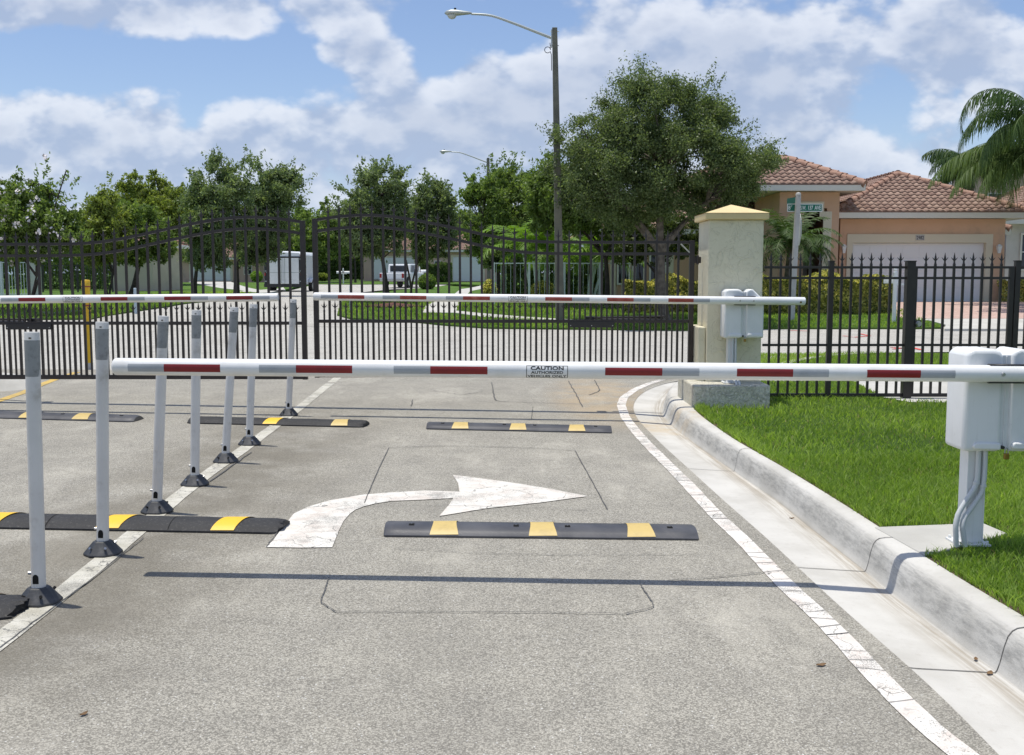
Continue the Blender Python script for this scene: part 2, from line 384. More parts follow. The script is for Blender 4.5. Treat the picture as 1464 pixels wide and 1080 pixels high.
M_base = mat('black_rubber_base', (.03, .032, .036), .55, fn=worn((.030, .032, .036), (.05, .052, .056), 6, 70, .25, (.22, .21, .2), 9, .35))
M_hole = mat('dark_recess', (.004, .004, .004), .9)
M_bumpg = mat('grey_worn_rubber', (.06, .06, .065), .42, fn=worn((.045, .046, .052), (.085, .085, .09), 3, 90, .15, (.18, .17, .16), 5, .35))
M_bumpb = mat('black_new_rubber', (.016, .016, .017), .7, fn=worn((.014, .014, .015), (.022, .022, .023), 6, 220, .6, (.20, .19, .17), 60, .35))
M_yel = mat('bright_yellow_tape', (.80, .50, .02), .5, fn=f_tape((.82, .50, .02), (.74, .44, .03)))
M_tan = mat('faded_yellow_tape', (.62, .46, .13), .5, fn=f_tape((.58, .43, .15), (.47, .35, .13)))
M_brass = mat('brass', (.35, .22, .06), .35, 1.0)
M_steel = mat('steel', (.45, .45, .45), .3, 1.0)
M_conduit = mat('grey_pvc', (.58, .60, .60), .4)
M_bollard = mat('yellow_bollard_paint', (.75, .47, .02), .4, fn=f_tape((.78, .48, .02), (.66, .40, .03)))
M_polec = mat('weathered_concrete_pole', (.20, .19, .14), .9, fn=worn((.20, .19, .145), (.15, .145, .115), 3, 90, .5, (.08, .08, .06), 4, .5))
M_galv = mat('galvanised_metal', (.45, .48, .46), .45, .5)
M_glassl = mat('lamp_lens', (.5, .52, .5), .12)
M_sgreen = mat('green_sign', (.004, .14, .085), .5)
M_swhite = mat('white_sign_print', (.75, .77, .76), .5)
M_spole = mat('aged_white_pole', (.50, .49, .47), .6, fn=worn((.52, .51, .49), (.44, .43, .41), 3, 60, .2, (.25, .23, .2), 4, .4))
M_alum = mat('bare_aluminium', (.62, .63, .66), .35, .8)
M_peach = mat('peach_stucco', (.62, .33, .17), .9, fn=worn((.66, .43, .29), (.62, .40, .265), 1.0, 40, .3))
M_pink = mat('pale_pink_stucco', (.60, .42, .33), .9, fn=worn((.60, .43, .34), (.53, .38, .30), .6, 40, .3))
M_beige = mat('beige_stucco', (.55, .48, .37), .9, fn=worn((.56, .49, .38), (.50, .43, .33), .8, 40, .3))
M_trim = mat('cream_trim', (.68, .62, .48), .8)
M_offw = mat('off_white_render', (.66, .62, .56), .85, fn=worn((.66, .62, .57), (.58, .55, .50), .7, 40, .2))
M_gdoor = mat('white_garage_door_paint', (.78, .78, .78), .55)
M_fascia = mat('white_fascia_paint', (.74, .71, .63), .6)
M_dkdoor = mat('dark_recess_wall', (.24, .13, .085), .8)
M_glass = mat('window_glass', (.03, .035, .04), .06)
def f_tile(n, b, co):
    at = n.new('ShaderNodeAttribute'); at.attribute_name = 'tint'; t = at.outputs['Fac']
    c = n.mix(t, (.22, .130, .098), (.39, .265, .200)); c = n.mix(n.m('MULTIPLY', n.ss(n.noise(co, 9, 6, .7), .5, .75), .5), c, (.24, .13, .10))
    set_(n, b, c, n.bump(n.noise(co, 40, 3), .2, .004))
M_tile = mat('terracotta_tile', (.5, .3, .22), .8, fn=f_tile)
M_ridge = mat('ridge_tile', (.42, .23, .16), .8, fn=worn((.38, .225, .16), (.30, .17, .12), 3, 40, .2, (.2, .13, .1), 5, .4))
def f_paver(n, b, co):
    br = n.new('ShaderNodeTexBrick'); n.link(co, br.inputs[0]); br.inputs['Scale'].default_value = 4
    br.inputs['Color1'].default_value = (.46, .30, .25, 1); br.inputs['Color2'].default_value = (.58, .42, .36, 1); br.inputs['Mortar'].default_value = (.3, .24, .2, 1)
    br.inputs['Mortar Size'].default_value = .02
    set_(n, b, br.outputs[0])
M_paver = mat('pink_pavers', (.5, .35, .3), .85, fn=f_paver)
def f_lawn(n, b, co):
    c = n.mix(n.ss(n.noise(co, 1.1, 7, .65), .3, .7), (.075, .155, .022), (.125, .215, .040))
    c = n.mix(n.m('MULTIPLY', n.ss(n.noise(co, 60, 4, .7), .45, .7), .6), c, (.045, .095, .015))
    set_(n, b, c, n.bump(n.noise(co, 90, 6, .8), 1., .05))
M_lawn = mat('lawn_turf', (.06, .13, .02), .9, fn=f_lawn, spec=.15)
M_soil = mat('brown_soil', (.09, .06, .035), 1., fn=worn((.10, .065, .038), (.055, .038, .022), 20, 60, .8))
M_mulch = mat('red_mulch', (.12, .05, .03), 1., fn=worn((.15, .055, .035), (.07, .03, .02), 12, 50, .9))
def f_ground(n, b, co):
    c = n.mix(n.ss(n.noise(co, .08, 7, .65), .3, .7), (.045, .09, .018), (.075, .12, .03)); set_(n, b, c)
M_ground = mat('open_ground', (.06, .10, .03), 1., fn=f_ground, spec=.1)
def leafmat(name, c1, c2, tr=.25, rough=.55):
    m = bpy.data.materials.new(name); m.use_nodes = True; t = m.node_tree; b = t.nodes['Principled BSDF']; n = N(t)
    at = n.new('ShaderNodeAttribute'); at.attribute_name = 'tint'
    c = n.mix(at.outputs['Fac'], c1, c2)
    n.link(c, b.inputs['Base Color']); b.inputs['Roughness'].default_value = rough; b.inputs['Specular IOR Level'].default_value = .35
    tl = n.new('ShaderNodeBsdfTranslucent'); n.link(n.mix(1., c, (1.6, 1.7, .9), 'MULTIPLY'), tl.inputs[0])
    mx = n.new('ShaderNodeMixShader'); mx.inputs[0].default_value = tr
    n.link(b.outputs[0], mx.inputs[1]); n.link(tl.outputs[0], mx.inputs[2]); n.link(mx.outputs[0], t.nodes['Material Output'].inputs[0])
    return m
L_oak = leafmat('oak_leaf', (.062, .096, .036), (.240, .290, .130), .42, .45)
L_gra = leafmat('grey_green_leaf', (.085, .125, .055), (.275, .335, .165), .42)
L_mid = leafmat('mid_green_leaf', (.080, .135, .030), (.255, .330, .095), .42)
L_yel = leafmat('olive_yellow_leaf', (.130, .170, .034), (.300, .345, .095), .44)
L_lime = leafmat('lime_palm_leaf', (.09, .20, .016), (.22, .34, .05), .35)
L_palm = leafmat('palm_leaf', (.030, .070, .018), (.125, .190, .050), .28)
L_pink = leafmat('fruiting_leaf', (.03, .06, .012), (.13, .16, .04), .28)
L_hedge = leafmat('variegated_leaf', (.065, .105, .018), (.88, .78, .24), .3)
L_dark = leafmat('dark_leaf', (.045, .080, .020), (.150, .210, .060), .36)
M_dry = leafmat('dry_blade', (.30, .24, .10), (.48, .42, .22), .3)
M_blade = leafmat('grass_blade', (.115, .200, .024), (.350, .470, .095), .47)
M_flower = mat('white_blossom', (.75, .70, .70), .8)
M_bark = mat('grey_bark', (.16, .135, .105), .95, fn=worn((.17, .145, .115), (.09, .075, .06), 8, 50, 1.0, (.22, .22, .18), 3, .4))
M_barkd = mat('dark_bark', (.06, .048, .038), .95, fn=worn((.07, .055, .045), (.035, .03, .024), 8, 50, 1.0))
M_dleaf = mat('dry_leaf', (.17, .10, .045), .8)
M_car = mat('white_car_paint', (.78, .79, .80), .18, fn=None)
M_tyre = mat('tyre_rubber', (.02, .02, .02), .8)
M_tail = mat('tail_light_red', (.30, .01, .01), .25)
M_black = mat('black_trim', (.02, .02, .022), .5)
M_grel = mat('pale_green_rail', (.60, .70, .62), .5)
M_wrail = mat('white_rail', (.75, .76, .78), .5)
M_marker = mat('pale_blue_plastic', (.45, .54, .60), .5)
# ---------------------------------------------------------------- ground, roads, kerb
sheet('ground', [(-1500, -60), (1500, -60), (1500, 2600), (-1500, 2600)], -.14, M_ground)
sheet('street', [(-60, 10), (-16, 10), (-16, 16.1), (60, 16.1), (60, 45), (-60, 45)], -.001, M_road)
Ek = [(1421, 1090), (1364, 1022), (1304, 967), (1241, 913), (1171, 851), (1139, 818), (1070, 753), (1042, 730), (980, 672), (949, 644), (926, 621), (906, 600), (900, 582), (908, 567), (927, 555), (949, 548), (976, 542)]
Fk = [(1464, 994), (1393, 940), (1317, 884), (1263, 841), (1235, 816), (1139, 740), (1120, 723), (1050, 675), (1000, 640), (964, 613), (949, 598), (946, 587), (949, 574), (957, 562), (974, 546)]
Bk = [(1464, 880), (1390, 838), (1336, 803), (1314, 791), (1238, 740), (1201, 717), (1118, 666), (1054, 631), (1015, 604), (994, 588), (986, 576), (977, 565), (975, 556), (984, 546)]
def ext(P, yend=1.2, dx=1.6):
    a = P[0]; d = (P[0]-P[2]).normalized(); t = (yend-a.y)/d.y; st = a+d*t
    e = P[-1]
    P = [st, a+d*t*.5]+P+[e+Vector((dx*.5, .10, 0)), e+Vector((dx, .12, 0))]
    return P
Ep = resample([(p.x, p.y, p.z) for p in ext([G(x, y, z=-.028) for x, y in Ek])], 90)
Fp = resample([(p.x, p.y, p.z) for p in ext([G(x, y, z=-.055) for x, y in Fk])], 90)
Bp = resample([(p.x, p.y, p.z) for p in ext([G(x, y, z=.135) for x, y in Bk])], 90)
# make rows correspond by closeness to the gutter line
def match(A, R):
    out = []; j = 0
    for i, r in enumerate(R):
        lo = max(0, j); seg = A[lo:lo+8]; k = int(np.argmin(((seg[:, :2]-r[:2])**2).sum(1))); j = lo+k; out.append(A[j])
    out = np.array(out)
    for _ in range(4): out[1:-1] = out[1:-1]*.5+(out[:-2]+out[2:])*.25
    return out
Ef = resample(Ep, 600); Bf = resample(Bp, 600)
def match2(A, R):
    out = []; j = 0
    for r in R:
        seg = A[j:j+40]; k = int(np.argmin(((seg[:, :2]-r[:2])**2).sum(1))); j += k; out.append(A[j])
    out = np.array(out)
    for _ in range(6): out[1:-1] = out[1:-1]*.5+(out[:-2]+out[2:])*.25
    return out
Er = match2(Ef, Fp); Br = match2(Bf, Fp)
PROF = [(0, .0, 0), (.12, .15, 0), (.25, .35, 0), (.38, .6, 0), (.48, .85, 0), (.55, 1., 0)]       # v, fraction E->F
FACE = [(.58, .04, .010), (.61, .10, .045), (.65, .17, .105), (.69, .25, .150), (.73, .34, .172), (.78, .45, .183), (.86, .66, .188), (.94, .88, .189), (1.0, 1.0, .187)]  # v, fraction F->B, rise
def kerb_pts(i):
    e, f, b = Er[i], Fp[i], Br[i]; out = []
    for v, q, _ in PROF:
        p = e*(1-q)+f*q; p = p.copy(); p[2] = -.028-.027*q+(.004 if q == 0 else 0); out.append((v, p))
    for v, q, r in FACE:
        p = f*(1-q)+b*q; p = p.copy(); p[2] = -.055+r; out.append((v, p))
    return out
vs = []; uvs = []; dist = 0
for i in range(len(Fp)):
    if i: dist += float(np.linalg.norm(Fp[i]-Fp[i-1]))
    for v, p in kerb_pts(i): vs.append(tuple(p)); uvs.append((dist, v))
npf = len(PROF)+len(FACE)
kb = MB(); kb.add(vs, [(i*npf+k, i*npf+k+1, (i+1)*npf+k+1, (i+1)*npf+k) for i in range(len(Fp)-1) for k in range(npf-1)])
ko = kb.build('kerb_and_gutter', M_kerb, smooth=60, recalc=False); tag(ko, kind='structure')
for p in ko.data.polygons[:1]:
    if p.normal.z < 0: ko.data.flip_normals()
uvl = ko.data.uv_layers.new(name='UVMap')
for lp in ko.data.loops: uvl.data[lp.index].uv = uvs[lp.vertex_index]
# main lanes: everything left of the gutter
lane = [(-16, 1.0)] + [(float(p[0])+.03, float(p[1])) for p in Er[:-2]] + [(3.2, 16.3), (-16, 16.3)]
sheet('entry_lanes', lane, .004, M_asph)
# thin joints across kerb and gutter
jm = MB()
def joint(F0, wd=.007):
    d = [np.linalg.norm(Fp[i][:2]-np.array(F0)) for i in range(len(Fp))]; i = int(np.argmin(d)); i = min(i, len(Fp)-3)
    A = kerb_pts(i); B = kerb_pts(i+1); L = np.linalg.norm(Fp[i+1]-Fp[i]); t = wd/L; vv = []
    for (v, a), (_, b2) in zip(A, B):
        p = a*(1); q = a*(1-t)+b2*t
        vv += [(p[0], p[1], p[2]+.003), (q[0], q[1], q[2]+.003)]
    jm.add(vv, [(2*k, 2*k+1, 2*k+3, 2*k+2) for k in range(len(A)-1)])
for px, py in ((1240, 819), (1045, 674), (1440, 975)):
    g = G(px, py, z=-.055); joint((g.x, g.y))
jm.build('kerb_joints', M_crack_shadow, recalc=False); tag(bpy.data.objects['kerb_joints'], kind='structure')
# right lawn, kept a little below the kerb back
lawn_z = lambda X, Y: .125-.02*ss(13, 18, Y)
ll = [(float(p[0])-.01, float(p[1])) for p in Br[:-3]]
sk_ = [G(x, y, z=.11) for x, y in ((1100, 528), (1130, 518), (1160, 512.5), (1200, 508), (1260, 505), (1464, 503))]
LAWN = ll+[(3.4, 15.6)]+[(p.x, p.y) for p in sk_]+[(40, sk_[-1].y), (40, 1.2)]
sheet('lawn', LAWN, 0, M_lawn, zf=lawn_z)
km = MB(); ribbon(km, [(p.x, p.y) for p in sk_]+[(40, sk_[-1].y)], .16, .125, zf=lambda x, y: 0)
ribbon(km, [(p.x+.01, p.y+.085) for p in sk_]+[(40, sk_[-1].y+.085)], .012, .06, zf=lambda x, y: 0)
vs = []; P = [(p.x, p.y) for p in sk_]+[(40, sk_[-1].y)]
for x, y in P: vs += [(x, y+.08, .125), (x, y+.10, -.01)]
km.add(vs, [(2*i, 2*i+1, 2*i+3, 2*i+2) for i in range(len(P)-1)])
tag(km.build('street_kerb', M_conc), kind='structure')
sw = [G(x, y, z=.125) for x, y in ((1212, 541), (1262, 569), (1300, 576), (1480, 578), (1600, 572), (1600, 546), (1350, 545))]
sheet('footpath', [(p.x, p.y) for p in sw], .008, M_conc, zf=lawn_z)
# concrete pad of the near barrier
pd = [G(x, y, z=.125) for x, y in ((1250, 757), (1405, 751), (1440, 766), (1322, 797), (1300, 785))]
pb = MB(); n = len(pd); pb.add([(p.x, p.y, .0) for p in pd]+[(p.x, p.y, .139) for p in pd], [tuple(range(n, 2*n))]+[(k, (k+1) % n, n+(k+1) % n, n+k) for k in range(n)])
tag(pb.build('concrete_pad', M_conc, bevel=.006), 'pale concrete pad in the grass under the near barrier post', 'slab')
PAD = [(p.x, p.y) for p in pd]
# markings -------------------------------------------------------
def gpts(L, dz=0): return [G(x, y, dz=dz) for x, y in L]
mb = MB(); P = resample([tuple(p) for p in gpts([(1400, 1100), (1349, 1063), (1304, 1022), (1266, 984), (1219, 933), (1177, 889), (1136, 851), (1101, 816), (1063, 775), (1025, 740), (980, 691), (949, 660), (926, 637), (908, 617), (894, 598), (888, 580), (892, 569), (908, 558), (926, 550), (949, 543), (985, 538)])], 130)
ribbon(mb, P, .105, .008, jit=.05)
tag(mb.build('edge_line', M_seg, recalc=False), kind='structure')
cj = MB()       # cross breaks in the line
for i in range(2, 128):
    if rnd.random() < .55:
        a = P[i]; t = P[i+1]-P[i]; t /= np.linalg.norm(t); nn = np.array([-t[1], t[0], 0]); sk2 = rnd.uniform(-.02, .02)
        q = [a+nn*.054+t*sk2, a+nn*.0+t*rnd.uniform(-.006, .006), a-nn*.054-t*sk2]
        ribbon(cj, [tuple(z) for z in q], rnd.uniform(.003, .008), .0105)
mb = MB(); P = [tuple(p) for p in gpts([(-60, 966), (8, 913), (75, 862), (113, 833), (183, 773), (257, 710), (300, 677), (340, 650), (377, 622), (430, 583), (480, 543), (492, 534)])]
ribbon(mb, resample(P, 60), .115, .008, jit=.04)
tag(mb.build('divider_line', M_oldline, recalc=False), kind='structure')
AR = [(380, 785), (430, 786.5), (475, 786), (485, 760), (491, 748), (500, 737), (508, 731), (520, 727), (538, 722), (560, 719), (607, 717), (648, 715), (643, 723), (628, 740), (700, 729), (770, 721), (840, 712), (790, 702), (743, 694), (695, 687), (647, 681), (655, 693), (657, 705), (607, 704), (560, 706), (517, 710), (470, 718), (440, 727), (420, 737), (410, 750), (400, 763), (390, 776)]
sheet('turn_arrow', [(p.x, p.y) for p in gpts(AR)], .009, M_white)
mb = MB(); ribbon(mb, resample([tuple(p) for p in gpts([(-60, 592), (0, 573.5), (37, 561), (57, 552), (85, 541), (110, 533)])], 40), .11, .008, jit=.04)
tag(mb.build('yellow_line', M_yline, recalc=False), kind='structure')
mb = MB()
for L in ([(1205, 481), (1222, 483), (1245, 481)], [(1230, 478), (1243, 481)], [(1273, 497), (1295, 499)], [(1278, 500), (1300, 497)], [(1305, 498), (1318, 501)], [(1130, 473), (1155, 474)]):
    ribbon(mb, [tuple(p) for p in gpts(L)], .09, .008, jit=.4)
tag(mb.build('red_utility_marks', M_rline, recalc=False), kind='structure')
# cracks and saw cuts; one strip paints the far barrier arm's shadow
def wob(L, k=10, a=.008):
    P = resample([tuple(p) for p in gpts(L)], k*max(1, len(L)-1)); P[1:-1, :2] += nr.normal(0, a, (len(P)-2, 2)); return [tuple(p) for p in P]
for L, wd, a in (([(470, 828), (466, 843), (458, 865), (480, 878)], .0055, .003), ([(480, 878), (600, 878), (760, 880), (900, 881)], .0055, .003), ([(895, 882), (937, 872), (915, 838)], .006, .004),
                 ([(556, 642), (538, 680), (521, 722)], .006, .002), ([(556, 642), (640, 639), (760, 642), (822, 646)], .009, .002), ([(822, 646), (845, 688), (868, 730)], .007, .003),
                 ([(703, 548), (708, 575), (760, 577), (830, 579)], .014, .01), ([(813, 546), (822, 562), (833, 583)], .012, .01), ([(590, 573), (588, 582)], .01, .01), ([(850, 545), (858, 560), (842, 566)], .012, .01),
                 ([(560, 787), (700, 794), (840, 797), (1000, 795)], .004, .006), ([(955, 834), (1030, 828), (1130, 817)], .006, .006), ([(520, 727), (600, 725), (700, 727), (840, 732)], .004, .004),
                 ([(0, 930), (66, 880), (136, 828), (205, 772)], .006, .004), ([(300, 690), (360, 648)], .012, .006), ([(760, 600), (762, 583)], .008, .004),
                 ([(470, 594), (600, 598), (840, 605)], .006, .006), ([(388, 752), (397, 765), (381, 785)], .006, .006), ([(140, 545), (210, 548), (300, 545)], .01, .02), ([(620, 560), (660, 566), (690, 561)], .01, .02)):  # first strip of this row is the right arm's cast shadow, drawn dark
    ribbon(cj, wob(L, 10, a*.45), wd, .0115, jit=.3)
tag(cj.build('pavement_cracks_and_arm_shadow', M_crack_shadow, recalc=False), kind='structure')
# grass and paths beyond the gate
def far_sheet(name, L, dz, m): return sheet(name, [(p.x, p.y) for p in gpts(L)], dz, m)
bs = gpts([(-300, 457), (0, 457), (130, 458)])
# the side street that runs on between the lawns
far_sheet('side_street', [(60, 463), (150, 455), (230, 443), (300, 433), (400, 418.5), (430, 412), (452, 406.5), (640, 407.5), (610, 412.5), (560, 414), (520, 418), (490, 425), (482, 440), (478, 450), (490, 459), (560, 464), (700, 470)], .004, M_road)
far_sheet('left_lawn', [(-900, 458), (0, 458), (130, 458), (150, 453), (190, 447), (240, 440), (300, 432), (370, 422), (402, 416.5), (425, 410), (440, 405), (-700, 404)], .05, M_lawn)
far_sheet('left_sidewalk', [(-300, 459), (0, 451), (60, 448.5), (120, 446.5), (120, 448.5), (60, 451.5), (0, 454.5), (-300, 464)], .06, M_conc)
far_sheet('left_driveway', [(270, 404), (330, 404), (372, 416), (395, 414.5), (405, 412), (408, 415.5), (385, 420), (300, 424), (300, 421), (350, 417)], .06, M_conc)
far_sheet('middle_lawn', [(482, 452), (500, 457), (560, 461), (600, 463), (640, 467), (700, 471), (1000, 474), (1100, 471.5), (1310, 471.5), (1345, 471), (1350, 467), (1330, 461), (1290, 457), (1276, 436), (1000, 428), (700, 415), (640, 409), (590, 414), (520, 421), (492, 430)], .05, M_lawn)
far_sheet('middle_path', [(604, 450), (608, 441), (628, 432), (648, 424), (658, 415), (690, 409), (712, 410), (690, 414), (672, 418), (664, 428), (655, 440), (652, 447), (690, 451), (750, 456), (820, 460), (818, 462), (740, 459), (690, 456), (650, 450)], .06, M_conc)
far_sheet('paver_driveway', [(1217, 434.5), (1500, 434.5), (1560, 459), (1292, 459)], .07, M_paver)
far_sheet('driveway_apron', [(1292, 459.3), (1330, 462), (1352, 468), (1350, 474), (1640, 474), (1560, 459.3)], .065, M_conc)
far_sheet('right_lawn', [(1560, 459), (1500, 434), (1600, 425), (2200, 425), (2200, 470), (1640, 470)], .05, M_lawn)
far_sheet('far_lawn', [(440, 404.5), (900, 404.5), (712, 409.5), (690, 408.5), (640, 406.5), (500, 407.5), (455, 407)], .05, M_lawn)
mb = MB(); c_ = G(562, 437, dz=.06); vs = [(c_.x, c_.y, gz(c_.x, c_.y)+.16)]+[(c_.x+1.05*math.cos(a*.3927)*(1+.12*math.sin(a*3)), c_.y+1.0*math.sin(a*.3927), gz(c_.x, c_.y)+.04) for a in range(16)]
mb.add(vs, [(0, 1+k, 1+(k+1) % 16) for k in range(16)]); tag(mb.build('mulch_bed', M_mulch, smooth=1), kind='structure')
# traffic island nose at the far left
mb = MB(); c_ = G(-98, 554, dz=.0); ring = []
for k in range(24):
    a = 2*math.pi*k/24; ring.append((math.cos(a)*(1.2 if math.cos(a) > 0 else 6.), math.sin(a)*.62))
vs = []
for r, z in ((1.12, -.01), (1.04, .05), (.97, .12), (.88, .15), (.6, .155)):
    vs += [(c_.x+x*r, c_.y+y*r*(1 if r > .7 else .5), c_.z+z) for x, y in ring]
mb.add(vs, [(i*24+k, i*24+(k+1) % 24, (i+1)*24+(k+1) % 24, (i+1)*24+k) for i in range(4) for k in range(24)]+[tuple(4*24+k for k in range(24))])
tag(mb.build('traffic_island', M_conc, smooth=1), 'white concrete kerb nose of the island beside the yellow line', 'kerb')
# ---------------------------------------------------------------- grass blades
def inside(px, py, poly):
    x, y = px, py; r = np.zeros(len(x), bool); n = len(poly); j = n-1
    for i in range(n):
        xi, yi = poly[i]; xj, yj = poly[j]
        c = ((yi > y) != (yj > y)) & (x < (xj-xi)*(y-yi)/(yj-yi+1e-12)+xi); r ^= c; j = i
    return r
def fast(name, V, Fq, m, tint=None, parent=None, k=4):
    me = bpy.data.meshes.new(name); nv = len(V); nf = len(Fq)
    me.vertices.add(nv); me.vertices.foreach_set('co', V.astype(np.float32).ravel())
    me.loops.add(nf*k); me.loops.foreach_set('vertex_index', Fq.astype(np.int32).ravel())
    me.polygons.add(nf); me.polygons.foreach_set('loop_start', np.arange(0, nf*k, k, dtype=np.int32))
    me.polygons.foreach_set('loop_total', np.full(nf, k, dtype=np.int32))
    me.materials.append(m); me.update(calc_edges=True)
    if tint is not None:
        a = me.attributes.new('tint', 'FLOAT', 'FACE'); a.data.foreach_set('value', tint.astype(np.float32))
    o = bpy.data.objects.new(name, me); C.objects.link(o)
    if parent is not None: o.parent = parent
    return o
def blades(name, poly, excl, n, h, wd, m, zf, ybias=None, edge=None):
    P = np.array(poly); x0, y0 = P.min(0); x1, y1 = P.max(0)
    x = nr.uniform(x0, x1, n); y = nr.uniform(y0, y1, n)
    ok = inside(x, y, poly)
    for e in excl: ok &= ~inside(x, y, e)
    x = x[ok]; y = y[ok]
    ok = np.abs(x) < y*.56+.6; x = x[ok]; y = y[ok]
    if edge is not None:
        x = np.concatenate([x, edge[:, 0]]); y = np.concatenate([y, edge[:, 1]])
    n = len(x); z = np.array([zf(a, b) for a, b in zip(x, y)])-.01
    a = nr.uniform(0, 2*np.pi, n); hh = h*nr.uniform(.5, 1.25, n)*(1+.35*np.sin(x*2.1+1.3*np.sin(y*1.7))*np.sin(y*2.7)); w_ = wd*nr.uniform(.7, 1.3, n)
    b = nr.uniform(0, 2*np.pi, n); ln = nr.uniform(.15, .95, n)*hh
    base = np.stack([x, y, z], 1); s_ = np.stack([np.cos(a), np.sin(a), 0*a], 1)*w_[:, None]/2; d = np.stack([np.cos(b), np.sin(b), 0*b], 1)
    mid = base+d*(ln*.35)[:, None]+np.array([0, 0, 1])*(hh*.6)[:, None]; tip = base+d*ln[:, None]+np.array([0, 0, 1])*(hh*.95)[:, None]
    V = np.stack([base-s_, base+s_, mid+s_*.8, mid-s_*.8, tip+s_*.12, tip-s_*.12], 1).reshape(-1, 3)
    i = np.arange(n)*6; Fq = np.stack([np.stack([i, i+1, i+2, i+3], 1), np.stack([i+3, i+2, i+4, i+5], 1)], 1).reshape(-1, 4)
    t = np.clip(nr.beta(2, 2.2, n)*.9+.12*np.sin(x*1.9+2*np.sin(y*1.3)), 0, 1)
    dry = nr.rand(n) < .02
    return fast(name, V, Fq, m, np.repeat(t, 2))
PLX0, PLX1 = 1.95, 2.76
e1 = []
for i in range(8, 80):
    for k in range(110):
        q = rnd.random(); e1.append((Br[i][0]*(1-q)+Br[i+1][0]*q+abs(rnd.gauss(0, .05))+.012+.03*max(0, math.sin(i*1.9+k*.002)), Br[i][1]*(1-q)+Br[i+1][1]*q))
e1 = np.array(e1); e1 = e1[(e1[:, 1] < 11.3) & ~inside(e1[:, 0], e1[:, 1], [(PAD[0][0]-.15, PAD[0][1]+.03), (PAD[1][0], PAD[1][1]), (PAD[2][0], PAD[2][1]), (PAD[3][0]+.0, PAD[3][1]+.04), (PAD[4][0]-.2, PAD[4][1])])]
near = [p for p in LAWN if p[1] < 8.0 and p[0] < 30]
npoly = [(float(p[0]), float(p[1])) for p in Br if p[1] < 8.2 and p[1] > 2.6]+[(6.2, 8.2), (6.2, 2.6)]
fpoly = [(float(p[0]), float(p[1])) for p in Br[:62] if 7.8 < p[1] < 11.1]+[(1.97, 11.1), (1.97, 12.3), (3.2, 15.3), (3.4, 19), (9.5, 19), (9.5, 7.8)]
swp = [(p.x, p.y) for p in sw]
blk = [blades('lawn_grass', npoly, [PAD], 130000, .062, .0060, M_blade, lawn_z, edge=e1), blades('lawn_grass', fpoly, [swp, [(1.9, 11.05), (2.8, 11.05), (2.8, 12.3), (1.9, 12.3)]], 110000, .060, .010, M_blade, lawn_z)]
o_ = blades('dry_grass', npoly, [PAD], 9000, .042, .0055, M_dry, lawn_z); blk.append(o_)
o_ = blades('dry_grass', fpoly, [swp], 6000, .045, .008, M_dry, lawn_z); blk.append(o_)
sm_ = MB(); ribbon(sm_, [(float(p[0])+.022, float(p[1])) for p in Br[4:62]], .07, .004, zf=lambda x, y: lawn_z(x, y), jit=.35)
tag(sm_.build('soil_edge', M_soil, recalc=False), kind='structure')
for o in blk: tag(o, 'bright green coarse grass blades of the lawn behind the right kerb', 'grass', kind='stuff')
ml = [(p.x, p.y) for p in gpts([(482, 452), (500, 457), (560, 461), (600, 463), (640, 467), (700, 471), (1000, 474), (1100, 471.5), (1345, 471), (1276, 440), (1000, 432), (700, 425), (640, 425), (492, 432)])]
mp = [(p.x, p.y) for p in gpts([(604, 450), (628, 432), (664, 420), (655, 440), (652, 447), (750, 456), (820, 460), (818, 462), (690, 456)])]
ll_ = [(p.x, p.y) for p in gpts([(-40, 458), (130, 458), (190, 447), (240, 440), (300, 432), (370, 422), (330, 419), (-40, 430)])]
o = blades('street_grass', ll_, [], 45000, .09, .045, M_blade, lambda x, y: gz(x, y)+.05); tag(o, 'mown grass of the lawn beyond the left gate leaf', 'grass', kind='stuff')
o = blades('street_grass', ml, [mp], 60000, .08, .03, M_blade, lambda x, y: gz(x, y)+.05); tag(o, 'mown grass of the verge across the street', 'grass', kind='stuff')
# ---------------------------------------------------------------- writing
def text_mesh(body, h, wide=None, bold=.0):
    """flat lettering as (verts, faces); height h, centred; laid out in x,z"""
    cu = bpy.data.curves.new('txt', 'FONT'); cu.body = body; cu.size = 1; cu.align_x = 'CENTER'; cu.align_y = 'CENTER'; cu.offset = bold; cu.resolution_u = 3
    o = bpy.data.objects.new('txt', cu); C.objects.link(o); bpy.context.view_layer.update()
    me = bpy.data.meshes.new_from_object(o.evaluated_get(bpy.context.evaluated_depsgraph_get()))
    bm = bmesh.new(); bm.from_mesh(me); ys = [q.co.y for q in bm.verts]
    for k in range(1, 14):     # cut finely so that the letters can follow a round surface
        bmesh.ops.bisect_plane(bm, geom=bm.verts[:]+bm.edges[:]+bm.faces[:], plane_co=(0, min(ys)+(max(ys)-min(ys))*k/14, 0), plane_no=(0, 1, 0))
    bm.to_mesh(me); bm.free()
    v = np.array([tuple(x.co) for x in me.vertices]); f = [tuple(p.vertices) for p in me.polygons]
    bpy.data.objects.remove(o); bpy.data.curves.remove(cu); bpy.data.meshes.remove(me)
    lo = v.min(0); hi = v.max(0); v -= (lo+hi)/2; sy = h/(hi[1]-lo[1]); sx_ = sy if wide is None else wide/(hi[0]-lo[0])
    return [(a*sx_, b*sy) for a, b, _ in v], f
